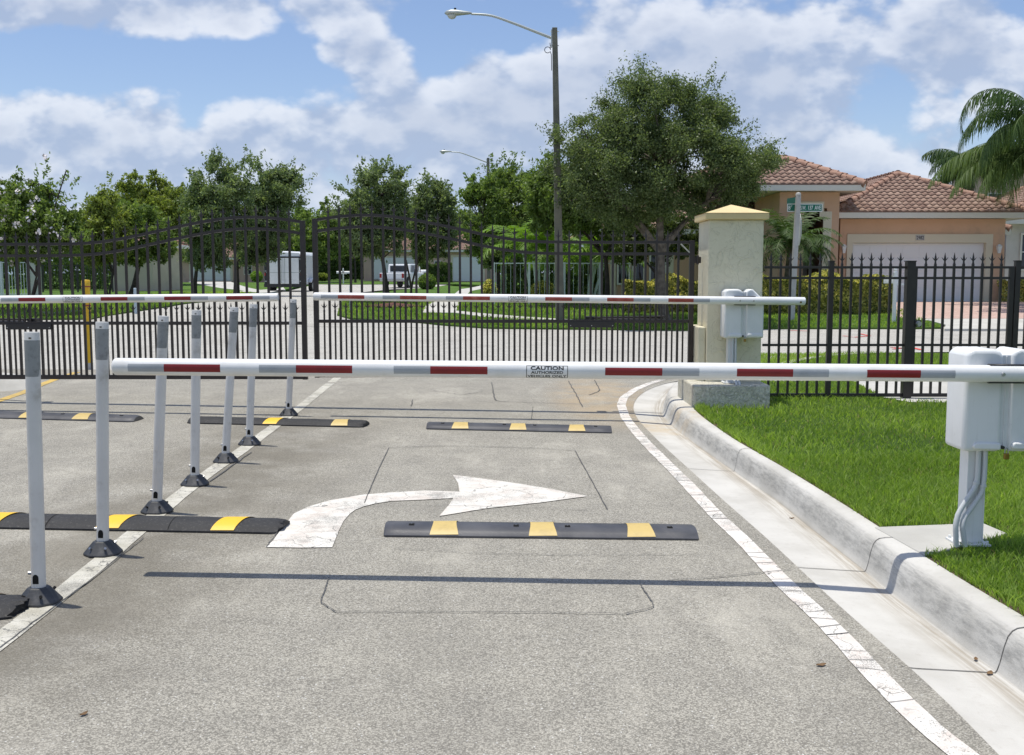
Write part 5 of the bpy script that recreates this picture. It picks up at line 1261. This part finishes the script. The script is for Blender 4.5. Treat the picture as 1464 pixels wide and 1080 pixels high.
# ---------------------------------------------------------------- trees
SS_ = np.array
def leaf_mesh(name, cen, size, m_, parent, asp=.45, up=.35, tvar=None, fold=True):
    n = len(cen); a = nr.uniform(0, 2*np.pi, n); z = nr.uniform(-1, 1, n)*.8+up*nr.rand(n); r = np.sqrt(np.clip(1-z*z, 0, 1))
    nrm = np.stack([r*np.cos(a), r*np.sin(a), z], 1); nrm /= np.linalg.norm(nrm, axis=1, keepdims=True)
    q = nr.normal(0, 1, (n, 3)); q -= nrm*(q*nrm).sum(1, keepdims=True); q /= np.linalg.norm(q, axis=1, keepdims=True)
    s = np.cross(nrm, q); L = (size*nr.uniform(.6, 1.3, n))[:, None]; Wd = L*asp
    V = np.stack([cen-q*L/2, cen+s*Wd/2, cen+q*L/2, cen-s*Wd/2], 1).reshape(-1, 3)
    i = np.arange(n)*4; Fq = np.stack([i, i+1, i+2, i+3], 1)
    t = nr.beta(1.6, 2.2, n) if tvar is None else tvar
    return fast(name, V, Fq, m_, t, parent)
def inpoly(x, y, poly):
    return inside(np.array([x]), np.array([y]), poly)[0]
def edge_d(x, y, poly):
    d = 1e9
    for (a, b), (c, e) in zip(poly, poly[1:]+poly[:1]):
        L2_ = (c-a)**2+(e-b)**2; q = max(0, min(1, ((x-a)*(c-a)+(y-b)*(e-b))/L2_)); d = min(d, math.hypot(x-a-q*(c-a), y-b-q*(e-b)))
    return d
def tree(label, poly, Y, base, fork, m_, nleaf=14000, ncl=70, leaf=.14, rcl=.45, depth=1., bark=M_bark, r0=.16, group=None, name='tree', cat='tree', stems=1, tw=.5, wisps=0, flowers=0, asp=.45, limbs=14, nobranch=False, gap=.25):
    """poly: outline of the crown as seen (px), given its own distance Y and depth"""
    nleaf = int(nleaf*(1.7 if nleaf < 60000 else 1.35)); leaf *= 1.1 if nleaf < 60000 else 1; rcl *= 1.12; ncl = int(ncl*1.25)
    bp = D(base[0], base[1], Y); z0 = gz(bp.x, Y); org = Vector((bp.x, Y, z0)); t = thing(name, label, cat, org, group)
    k = Y/F; xs = [p[0] for p in poly]; ys = [p[1] for p in poly]
    cl = []; tries = 0
    maxd = max(edge_d(x, y, poly) for x in np.linspace(min(xs), max(xs), 14) for y in np.linspace(min(ys), max(ys), 10) if inpoly(x, y, poly))
    while len(cl) < ncl and tries < 20000:
        tries += 1; x = rnd.uniform(min(xs), max(xs)); y = rnd.uniform(min(ys), max(ys))
        if not inpoly(x, y, poly): continue
        ed = edge_d(x, y, poly)
        if ed*k < rcl*.55 and rnd.random() < .8: continue
        dd = math.sqrt(min(1, ed/maxd))*maxd*k*depth*1.15
        yy = rnd.uniform(-1, 1); yy = math.copysign(abs(yy)**.6, yy)*dd
        p = D(x, y, Y)-org; p.y = yy; rr = rcl*rnd.uniform(.65, 1.25)*min(1, .5+ed*k/(rcl*2)); cl.append((p, rr))
    # woody parts
    fk = [D(f[0], f[1], Y)-org for f in fork]
    m = MB()
    tops = []
    for s_ in range(stems):
        b = Vector((rnd.uniform(-.12, .12)*(stems > 1), rnd.uniform(-.1, .1)*(stems > 1), -.05)); top = fk[0]+Vector((rnd.uniform(-.3, .3), rnd.uniform(-.3, .3), 0))*(stems > 1)
        mid = b.lerp(top, .5)+Vector((rnd.uniform(-.08, .08), rnd.uniform(-.08, .08), 0))*(1 if r0 > .1 else .6)
        rb = r0/(stems**.4)
        P_ = resample([tuple(b), tuple(b.lerp(mid, .3)), tuple(mid), tuple(top)], 12); m.tube([tuple(q) for q in P_], [rb*(1.35 if i == 0 else 1.12 if i == 1 else 1-.35*i/11) for i in range(12)], 10); tops.append(top)
    tr = m.build('trunk', bark, t, smooth=60)
    m = MB()
    for f in fk[1:]:
        s = tops[0]; md = s.lerp(f, .5)+Vector((rnd.uniform(-.1, .1), rnd.uniform(-.2, .2), .1))
        P_ = resample([tuple(s), tuple(md), tuple(f)], 10); m.tube([tuple(q) for q in P_], [r0*(.6-.35*i/9) for i in range(10)], 8); tops.append(f)
    for p, rr in (cl if not nobranch else [])[:limbs*4]:
        s = min(tops, key=lambda q: (q-p).length); md = s.lerp(p, .55)+Vector((rnd.uniform(-.15, .15), rnd.uniform(-.15, .15), .12))
        P_ = resample([tuple(s), tuple(md), tuple(p)], 7); m.tube([tuple(q) for q in P_], [r0*(.26-.030*i) for i in range(7)], 5, cap=False)
    if m.v: m.build('limbs', bark, t, smooth=60)
    # leaves: short sprays inside every clump, so the outline breaks up
    C_ = []; tot = sum(rr**2 for _, rr in cl)
    for p, rr in cl:
        n = int(nleaf*rr**2/tot); ns = max(3, int(n/26)); d = nr.normal(0, 1, (ns, 3)); d /= np.linalg.norm(d, axis=1, keepdims=True); d[:, 2] = d[:, 2]*.8+.15
        L = rr*nr.uniform(.35, 1.25, ns); per = max(1, n//ns)
        q = nr.rand(ns, per, 1)**.7; pts = np.array(p)[None, None]+d[:, None, :]*L[:, None, None]*q+nr.normal(0, tw*.16*rr+.02, (ns, per, 3))
        C_.append(pts.reshape(-1, 3))
    for _ in range(wisps):
        i = rnd.randrange(len(poly)); j = (i+1) % len(poly); q = rnd.random(); x = poly[i][0]*(1-q)+poly[j][0]*q; y = poly[i][1]*(1-q)+poly[j][1]*q
        if y > (min(ys)*.35+max(ys)*.65): continue
        e = D(x, y, Y)-org; cx_ = D(sum(xs)/len(xs), sum(ys)/len(ys), Y)-org; o = (e-cx_).normalized(); e = e-o*.25; e.y = rnd.uniform(-.5, .5)
        L = rnd.uniform(.35, 1.0)*rcl*1.3; n = int(42*L/rcl*.7); q = nr.rand(n, 1)
        dirv = np.array(o)+np.array([rnd.uniform(-.4, .4), rnd.uniform(-.4, .4), rnd.uniform(0, .5)])
        C_.append(np.array(e)[None]+dirv[None]*q*L+nr.normal(0, .035+.1*leaf, (n, 3)))
    pts = np.concatenate(C_)
    pts = pts[pts[:, 2] > .5]
    leaf_mesh('crown', pts, leaf, m_, t, asp, up=.7)
    if flowers:
        ids = nr.choice(len(pts), flowers); fl = []
        for i in ids: fl.append(pts[i][None]+nr.normal(0, .05, (7, 3))+np.array([0, -.12, .05]))
        leaf_mesh('blossom', np.concatenate(fl), .11, M_flower, t, .8)
    return t
tree('large spreading oak with a dense grey-green crown left of the gate pillar', [(786, 190), (806, 186), (842, 165), (866, 136), (884, 118), (905, 92), (925, 102), (955, 112), (1000, 112), (1024, 124), (1040, 158), (1064, 186), (1088, 206), (1118, 224), (1108, 255), (1085, 288), (1048, 305), (1008, 318), (965, 322), (918, 330), (868, 335), (822, 318), (790, 288), (776, 245), (800, 215)],
     30.4, (951, 460), [(945, 362), (905, 318), (885, 285), (985, 312), (1010, 290), (938, 290), (950, 240), (965, 330)], L_oak, 150000, 250, .080, .42, .95, r0=.17, limbs=18, wisps=200, name='oak_tree', tw=.9)
GT = 'street trees beyond the gate'
tree('white-flowering tree with an arching top branch at the far left', [(-70, 250), (-10, 255), (8, 262), (14, 238), (22, 245), (30, 262), (48, 262), (62, 252), (78, 240), (96, 236), (112, 246), (124, 258), (116, 264), (100, 252), (84, 256), (80, 272), (76, 286), (95, 290), (110, 300), (122, 325), (128, 350), (100, 372), (60, 380), (20, 378), (-30, 372), (-80, 360)],
     33, (44, 450), [(44, 395), (20, 360), (70, 355), (60, 320), (72, 275), (95, 243)], L_mid, 30000, 150, .12, .36, .8, r0=.07, stems=3, bark=M_barkd, group=GT, name='flowering_tree', flowers=190, limbs=16, wisps=14)
tree('olive-green tree between the flowering tree and the round crown', [(112, 320), (120, 290), (132, 280), (146, 276), (152, 262), (160, 275), (172, 280), (180, 300), (186, 340), (182, 372), (150, 385), (118, 384), (100, 360)], 38, (155, 440), [(155, 392), (140, 350), (168, 340)], L_yel, 15000, 46, .12, .36, .9, r0=.06, bark=M_barkd, stems=2, group=GT, wisps=20)
tree('tall round-topped bright tree behind the oaks at left', [(160, 330), (166, 290), (172, 262), (182, 249), (205, 243), (228, 249), (244, 264), (262, 262), (282, 270), (290, 300), (292, 360), (240, 380), (180, 380)], 84, (215, 405), [(215, 370), (195, 320), (240, 310)], L_yel, 26000, 150, .26, .85, .9, r0=.25, bark=M_barkd, group=GT, wisps=0)
tree('dark tree with a leaning black trunk in front of the beige house', [(150, 330), (160, 300), (185, 290), (215, 295), (235, 310), (250, 340), (245, 372), (215, 384), (180, 382), (155, 372)], 40, (184, 447), [(197, 385), (180, 350), (215, 345)], L_mid, 18000, 50, .13, .42, .9, r0=.13, bark=M_barkd, group=GT, wisps=12)
tree('grey-green oak with a wispy top and V-forked trunk', [(262, 345), (262, 300), (272, 262), (276, 242), (290, 255), (300, 232), (318, 226), (328, 248), (345, 238), (357, 222), (365, 236), (366, 275), (362, 320), (350, 360), (320, 385), (285, 388), (262, 375)], 46, (279, 427), [(281, 385), (270, 372), (292, 370), (300, 330), (330, 300)], L_gra, 30000, 80, .13, .48, .9, r0=.11, bark=M_barkd, group=GT, name='oak_tree', wisps=90, tw=.9)
tree('grey-green oak right of the V-forked one with a ragged spreading top', [(345, 330), (350, 285), (352, 250), (360, 235), (372, 245), (385, 248), (400, 242), (410, 238), (422, 250), (434, 265), (432, 285), (418, 300), (412, 330), (405, 360), (380, 384), (352, 386), (335, 370)], 50, (338, 425), [(338, 385), (355, 360), (385, 340), (365, 300), (405, 285)], L_gra, 28000, 76, .14, .52, .9, r0=.17, bark=M_barkd, group=GT, name='oak_tree', wisps=90, tw=.9)
tree('small tree behind the gate meeting line with thin trunk', [(425, 330), (432, 300), (450, 292), (468, 288), (485, 298), (500, 320), (506, 352), (490, 372), (455, 374), (430, 362)], 92, (508, 405), [(507, 370), (480, 340)], L_mid, 9000, 40, .28, .8, .9, r0=.10, bark=M_barkd, group=GT)
tree('dark bushy tree behind the trailer', [(395, 340), (415, 300), (440, 285), (462, 300), (470, 340), (468, 392), (440, 398), (400, 396)], 98, (430, 404), [(430, 372)], L_mid, 10000, 44, .30, .95, .9, r0=.15, bark=M_barkd, group=GT)
tree('slender tree with a feathery top on the mulch bed', [(478, 300), (480, 268), (500, 275), (512, 252), (522, 238), (538, 232), (560, 240), (580, 252), (585, 280), (580, 320), (575, 360), (545, 372), (505, 368), (484, 345)], 37.5, (556, 438), [(547, 370), (540, 330), (520, 300), (548, 280)], L_gra, 24000, 66, .115, .36, .85, r0=.095, bark=M_barkd, group=GT, wisps=90, tw=.9)
tree('thin-stemmed tree beside the mulch bed with a loose grey crown', [(580, 330), (588, 295), (600, 268), (612, 252), (624, 262), (640, 275), (650, 292), (655, 320), (650, 355), (630, 372), (600, 376), (580, 362)], 40, (588, 432), [(588, 372), (600, 340), (625, 330), (612, 300)], L_gra, 18000, 56, .12, .36, .85, r0=.06, stems=2, bark=M_barkd, group=GT, wisps=80, tw=.9)
tree('dense dark green tree behind the thin pole of the distant street light', [(655, 330), (662, 275), (672, 250), (690, 238), (712, 230), (732, 228), (748, 240), (762, 262), (775, 300), (778, 345), (755, 372), (715, 384), (680, 380), (658, 362)], 52, (712, 418), [(712, 378), (690, 330), (740, 320)], L_mid, 30000, 90, .15, .52, .9, r0=.12, bark=M_barkd, group=GT, wisps=26)
tree('small clipped tree in front of the pink garage house', [(690, 368), (694, 345), (706, 338), (720, 345), (726, 365), (720, 382), (706, 390), (694, 384)], 46, (706, 420), [(707, 385)], L_dark, 7000, 26, .11, .26, .9, r0=.06, bark=M_barkd, group=GT)
tree('broad green tree between the lime palms and the big oak', [(745, 300), (750, 250), (770, 232), (795, 222), (830, 230), (860, 260), (900, 290), (930, 320), (930, 362), (890, 372), (850, 350), (800, 345), (765, 335)], 35.5, (868, 425), [(866, 370), (840, 330), (890, 330), (800, 290)], L_mid, 34000, 96, .12, .42, .8, r0=.10, bark=M_barkd, group=GT, wisps=14)
tree('small reddish-berried tree in front of the main roof', [(860, 350), (868, 315), (892, 300), (930, 300), (985, 305), (1010, 320), (1010, 370), (985, 392), (950, 375), (900, 385), (870, 378)], 34.5, (930, 440), [(928, 390), (900, 360), (970, 360)], L_pink, 16000, 60, .10, .34, .8, r0=.07, bark=M_barkd, stems=2, group=GT)
# a continuous belt of distant trees closes the view
bel = 0
for i, (px, top, hw_) in enumerate([(-60, 300, 80), (60, 312, 70), (150, 300, 50), (300, 305, 60), (395, 318, 45), (455, 312, 40), (505, 300, 42), (560, 292, 45), (610, 300, 40), (650, 308, 36), (700, 300, 45), (770, 290, 50), (850, 300, 60), (950, 300, 60), (1060, 320, 60)]):
    Yb = 135+(i*37 % 50); top -= 14; hw_ *= 1.15; poly = [(px-hw_, 372), (px-hw_*.95, top+28), (px-hw_*.5, top+8), (px-hw_*.1, top), (px+hw_*.45, top+7), (px+hw_*.95, top+30), (px+hw_, 372), (px+hw_*.6, 398), (px-hw_*.6, 398)]
    tree('distant broad green tree in the belt closing the street, %s' % ['farthest left', 'behind the flowering tree', 'behind the olive-green tree', 'behind the V-forked oak', 'behind the ragged oak', 'behind the trailer', 'left of the pickup', 'behind the feathery tree', 'above the pickup', 'left of the double garage', 'behind the distant street light', 'behind the lime palms', 'left behind the big oak', 'behind the big oak', 'right behind the big oak'][i],
         poly, Yb, (px, 402), [(px, 378)], [L_mid, L_gra, L_yel][i % 3], 8500, 64, .55, 1.9, .7, r0=.3, bark=M_barkd, group='distant tree belt', name='distant_tree', nobranch=True)
# ---------------------------------------------------------------- palms
def frond(V, Fq, T, base, az, L, rise, droop, nl, ll, lw, hang=.8, tint=.5, curl=1.):
    """a pinnate frond: arching midrib with leaflets; appends to arrays"""
    d = np.array([math.cos(az), math.sin(az), 0]); u = np.array([0, 0, 1.]); side = np.array([-d[1], d[0], 0])
    N_ = 18; pts = []; p = np.array(base, float); ang = rise
    for i in range(N_+1):
        pts.append(p.copy()); ang -= droop/N_*(.4+1.2*i/N_); p = p+(d*math.cos(ang)+u*math.sin(ang))*L/N_
    pts = np.array(pts)
    for i in range(N_):      # midrib
        w_ = .022*(1-i/N_)+.004; o = len(V); V += [pts[i]-side*w_, pts[i]+side*w_, pts[i+1]+side*w_*.8, pts[i+1]-side*w_*.8]; Fq.append((o, o+1, o+2, o+3)); T.append(.75)
    for j in range(nl):
        s_ = .10+.90*(j+.5)/nl; f_ = s_*N_; i = min(N_-1, int(f_)); q = pts[i]+(pts[i+1]-pts[i])*(f_-i); tg = pts[i+1]-pts[i]; tg /= np.linalg.norm(tg)
        l_ = ll*(math.sin(math.pi*min(1, s_*.86+.12))**.6)*rnd.uniform(.8, 1.12)
        for g in (-1, 1):
            dr = side*g*(1-hang*.5)+tg*.55+np.array([0, 0, -hang*rnd.uniform(.6, 1.3)])+nr.normal(0, .10, 3); dr /= np.linalg.norm(dr)
            wv = tg*lw/2; m1 = q+dr*l_*.5+np.array([0, 0, .03*l_]); e = q+dr*l_+np.array([0, 0, -hang*l_*.35])
            o = len(V); V += [q-wv*.6, q+wv*.6, m1+wv, m1-wv, e+wv*.15, e-wv*.15]; Fq += [(o, o+1, o+2, o+3), (o+3, o+2, o+4, o+5)]; tt = min(1, max(0, tint+rnd.gauss(0, .18))); T += [tt, tt]
def palm(label, Y, base, crown, nf, L, ll, lw, m_, group, rise=(-.1, 1.3), droop=(1.2, 2.2), hang=.6, trunk=.1, name='palm_tree', nl=42, azr=(0, 6.283), stems=1, tr=.9, tint=.45, extra=()):
    bp = D(*base, Y); z0 = gz(bp.x, Y); org = Vector((bp.x, Y, z0)); t = thing(name, label, 'palm', org, group); c = D(*crown, Y)-org
    m = MB(); V = []; Fq = []; T = []
    for s_ in range(stems):
        off = Vector((rnd.uniform(-tr, tr), rnd.uniform(-tr, tr)*.6, rnd.uniform(-.5, .3)*tr)) if stems > 1 else Vector((0, 0, 0)); cc = c+off
        P_ = resample([(off.x*.5, off.y*.5, -.05), (cc.x*.4+off.x*.2, off.y*.7, cc.z*.4), tuple(cc)], 14)
        m.tube([tuple(q) for q in P_], [trunk*(1.15-.3*i/13)*(1.06 if i % 2 else 1) for i in range(14)], 10)
        for i in range(nf//stems):
            az = azr[0]+(azr[1]-azr[0])*(i+rnd.uniform(-.3, .3))/(nf//stems)
            frond(V, Fq, T, tuple(cc), az, L*rnd.uniform(.8, 1.1), rnd.uniform(*rise), rnd.uniform(*droop), nl, ll, lw, hang, tint)
    for (az, l_, ri, dr, tt) in extra: frond(V, Fq, T, tuple(c), az, l_, ri, dr, int(nl*1.3), ll, lw, hang, tt)
    m.build('trunk', M_bark if trunk > .05 else M_grel, t, smooth=60)
    fast('fronds', np.array(V), np.array(Fq), m_, np.array(T), t); return t
PI = math.pi
palm('queen palm at the right edge whose upper fronds arch over and droop', 34, (1506, 440), (1490, 178), 20, 2.9, .62, .042, L_palm, 'queen palms at the right edge', (.2, 1.3), (1.9, 2.8), .95, .16, nl=60, tint=.3, extra=((PI*1.0, 4.1, 1.15, 3.3, .35), (PI*1.06, 3.9, .55, 2.3, .25), (PI*1.12, 3.2, .2, 1.8, .3)))
palm('lower queen palm at the right edge with a long yellow-green frond over the garage roof', 36, (1512, 440), (1492, 216), 22, 3.0, .72, .044, L_palm, 'queen palms at the right edge', (-.1, .8), (1.3, 2.1), .95, .16, nl=60, tint=.6, extra=((PI*1.0, 4.4, .30, 1.45, .95), (PI*1.04, 3.9, .10, 1.3, .85), (PI*1.1, 3.3, .0, 1.3, .7), (PI*.95, 3.6, .5, 1.9, .8)))
palm('farther dark palm crown left of the queen palms behind the garage roof', 50, (1390, 420), (1388, 232), 30, 2.4, .75, .05, L_palm, 'queen palms at the right edge', (-.2, .8), (1.3, 2.2), .95, .13, nl=46, tint=.2)
palm('bushy date palm in front of the entry of the peach house', 35.2, (1118, 432), (1118, 352), 46, 1.9, .42, .03, L_palm, None, (.1, 1.4), (1.2, 2.1), .30, .10, nl=40, name='date_palm', stems=2, tr=.45, tint=.35)
palm('lime-green clumping palm behind the pale green railing, left', 38, (772, 425), (772, 362), 40, 2.0, .50, .045, L_lime, 'lime-green clumping palms', (.3, 1.45), (1.1, 1.9), .25, .04, nl=26, stems=5, tr=.75, tint=.5)
palm('lime-green clumping palm with yellowish fronds right of the light pole', 38.5, (835, 425), (838, 362), 32, 1.9, .50, .045, L_lime, 'lime-green clumping palms', (.2, 1.4), (1.2, 2.0), .3, .04, nl=26, stems=4, tr=.8, tint=.75)
# ---------------------------------------------------------------- hedges and shrubs
def hedge(label, px0, px1, Y, dep, ytop, m_, n, leaf=.075, name='hedge', cat='hedge', tv=None, grp=None, rnd_=False):
    a = D(px0, 440, Y); b = D(px1, 440, Y); z0 = gz(a.x, Y)+.04; zt = D((px0+px1)/2, ytop, Y).z-z0; L = b.x-a.x
    t = thing(name, label, cat, ((a.x+b.x)/2, Y+dep/2, z0), grp)
    if rnd_:
        d = nr.normal(0, 1, (n, 3)); d /= np.linalg.norm(d, axis=1, keepdims=True); r = nr.uniform(.55, 1.05, (n, 1)); p = d*r*np.array([L/2, dep/2, zt/2])+np.array([0, 0, zt/2]); p = p[p[:, 2] > 0]
    else:
        k = nr.rand(n); x = nr.uniform(-L/2, L/2, n); y = nr.uniform(-dep/2, dep/2, n); z = nr.uniform(0, zt, n)
        f = k < .5; y[f] = -dep/2+np.abs(nr.normal(0, .07, f.sum())); f = (k > .5) & (k < .85); z[f] = zt-np.abs(nr.normal(0, .07, f.sum())); f = k > .93; x[f] = L/2-np.abs(nr.normal(0, .07, f.sum()))
        bmp = .07*np.sin(x*2.3+1)*np.cos(y*3)+.05*np.sin(x*5.1)+.06*np.sin(z*7+x*3)+.05*np.sin(x*11+z*5)*np.cos(y*9); z = np.clip(z*(1+bmp), 0, None); y = y+bmp*(y < 0)*1.1
        p = np.stack([x, y, z], 1)
    tt = nr.beta(.7, .75, len(p)) if tv is None else np.clip(nr.normal(tv, .22, len(p)), 0, 1)
    if name == 'hedge': tt *= np.clip(.62+.45*np.clip(p[:, 2]/zt, 0, 1)+.12*np.sin(p[:, 0]*1.1+2), 0, 1)   # tint rises towards the top, with a slow wave along the length
    leaf_mesh('foliage', p, leaf, m_, t, .62, tvar=tt)
    m = MB()
    for i in range(max(3, int(L/.35))):
        x = -L/2+(i+.5)*L/max(3, int(L/.35)); m.tube([(x, rnd.uniform(-.2, .2)*dep, -.03), (x+rnd.uniform(-.1, .1), rnd.uniform(-.3, .3)*dep, zt*.72)], [.02, .008], 5)
    m.build('stems', M_barkd, t); return t
hedge('clipped yellow-green variegated hedge in front of the peach house, right of the pillar', 1080, 1276, 32.6, 1.1, 397, L_hedge, 34000, .10)
hedge('darker variegated hedge behind the gate and the oak trunk', 893, 1006, 33.0, 1.0, 401, L_hedge, 16000, .10)
GS = 'shrubs by the far houses'
hedge('round variegated shrub left of the light pole behind the railing', 758, 796, 37.0, 1.0, 402, L_hedge, 5000, .08, 'shrub', 'shrub', rnd_=True, grp=GS)
hedge('small variegated shrub at the left end of the pale green railing', 690, 710, 40.0, .8, 400, L_hedge, 3000, .09, 'shrub', 'shrub', rnd_=True, grp=GS)
hedge('dark green shrub beside the pickup and its mailbox', 597, 622, 68, 1.6, 392, L_mid, 4000, .16, 'shrub', 'shrub', tv=.35, rnd_=True, grp=GS)
hedge('bright yellow-green shrub left of the trailer', 357, 373, 95, 1.6, 388, L_lime, 2500, .20, 'shrub', 'shrub', tv=.9, rnd_=True, grp=GS)
hedge('yellowish shrub right of the trailer', 448, 470, 100, 1.6, 391, L_yel, 2500, .20, 'shrub', 'shrub', tv=.7, rnd_=True, grp=GS)
hedge('yellow-green hedge at the right edge before the white house', 1432, 1500, 37.5, 1.2, 402, L_hedge, 9000, .08, 'shrub', 'shrub', grp=GS)
hedge('tall dark screen of shrubs closing the view behind the left trees', -120, 172, 70, 2., 346, L_mid, 22000, .22, 'shrub', 'shrub', tv=.4, grp=GS)
hedge('dark shrubbery behind the trailer and the far mailbox', 372, 522, 118, 2.5, 368, L_dark, 14000, .34, 'shrub', 'shrub', tv=.4, grp=GS)
hedge('dark undergrowth behind the lime palms', 716, 880, 42, 1.5, 352, L_dark, 22000, .14, 'shrub', 'shrub', tv=.5, grp=GS)
hedge('dark shrubs between the pickup and the pink double garage', 600, 645, 92, 1.5, 378, L_dark, 5000, .25, 'shrub', 'shrub', tv=.4, grp=GS)
# ---------------------------------------------------------------- litter
for i, (px, py, s_, lb) in enumerate([(1174, 953, .024, 'curled brown leaf on the asphalt beside the edge line'), (1415, 964, .024, 'brown leaf in the gutter near the lower right corner'), (1395, 944, .018, 'crumpled brown leaf in the gutter, just above the largest one'), (1232, 876, .02, 'small brown leaf in the middle of the gutter'), (1272, 919, .02, 'dark dead leaf flat in the gutter'), (120, 1024, .018, 'rusty brown leaf on the asphalt at lower left'), (1108, 770, .016, 'yellow leaf in the gutter above the barrier shadow'), (1127, 764, .014, 'tiny tan leaf in the gutter beside the yellow one'), (1132, 742, .018, 'dark seed pod in the gutter near the kerb face')]):
    p = G(px, py, z=-.052) if px > 1070 and i != 0 else G(px, py, dz=.005); m = MB()
    a = rnd.uniform(0, 3); vs = []
    for q in range(7):
        u = q/6*2-1; w_ = s_*.42*(1-u*u)+.001; cz = .0015+.004*abs(u)
        vs += [(u*s_, -w_, cz+.003), (u*s_, 0, cz), (u*s_, w_, cz+.004)]
    m.add(vs, [(3*q+r, 3*q+r+1, 3*q+4+r, 3*q+3+r) for q in range(6) for r in range(2)])
    o = m.build('dead_leaf', M_dleaf, None, smooth=1, recalc=False); o.location = (p.x, p.y, p.z); o.rotation_euler = (0, 0, a); tag(o, lb, 'leaf', 'fallen leaves and scraps')
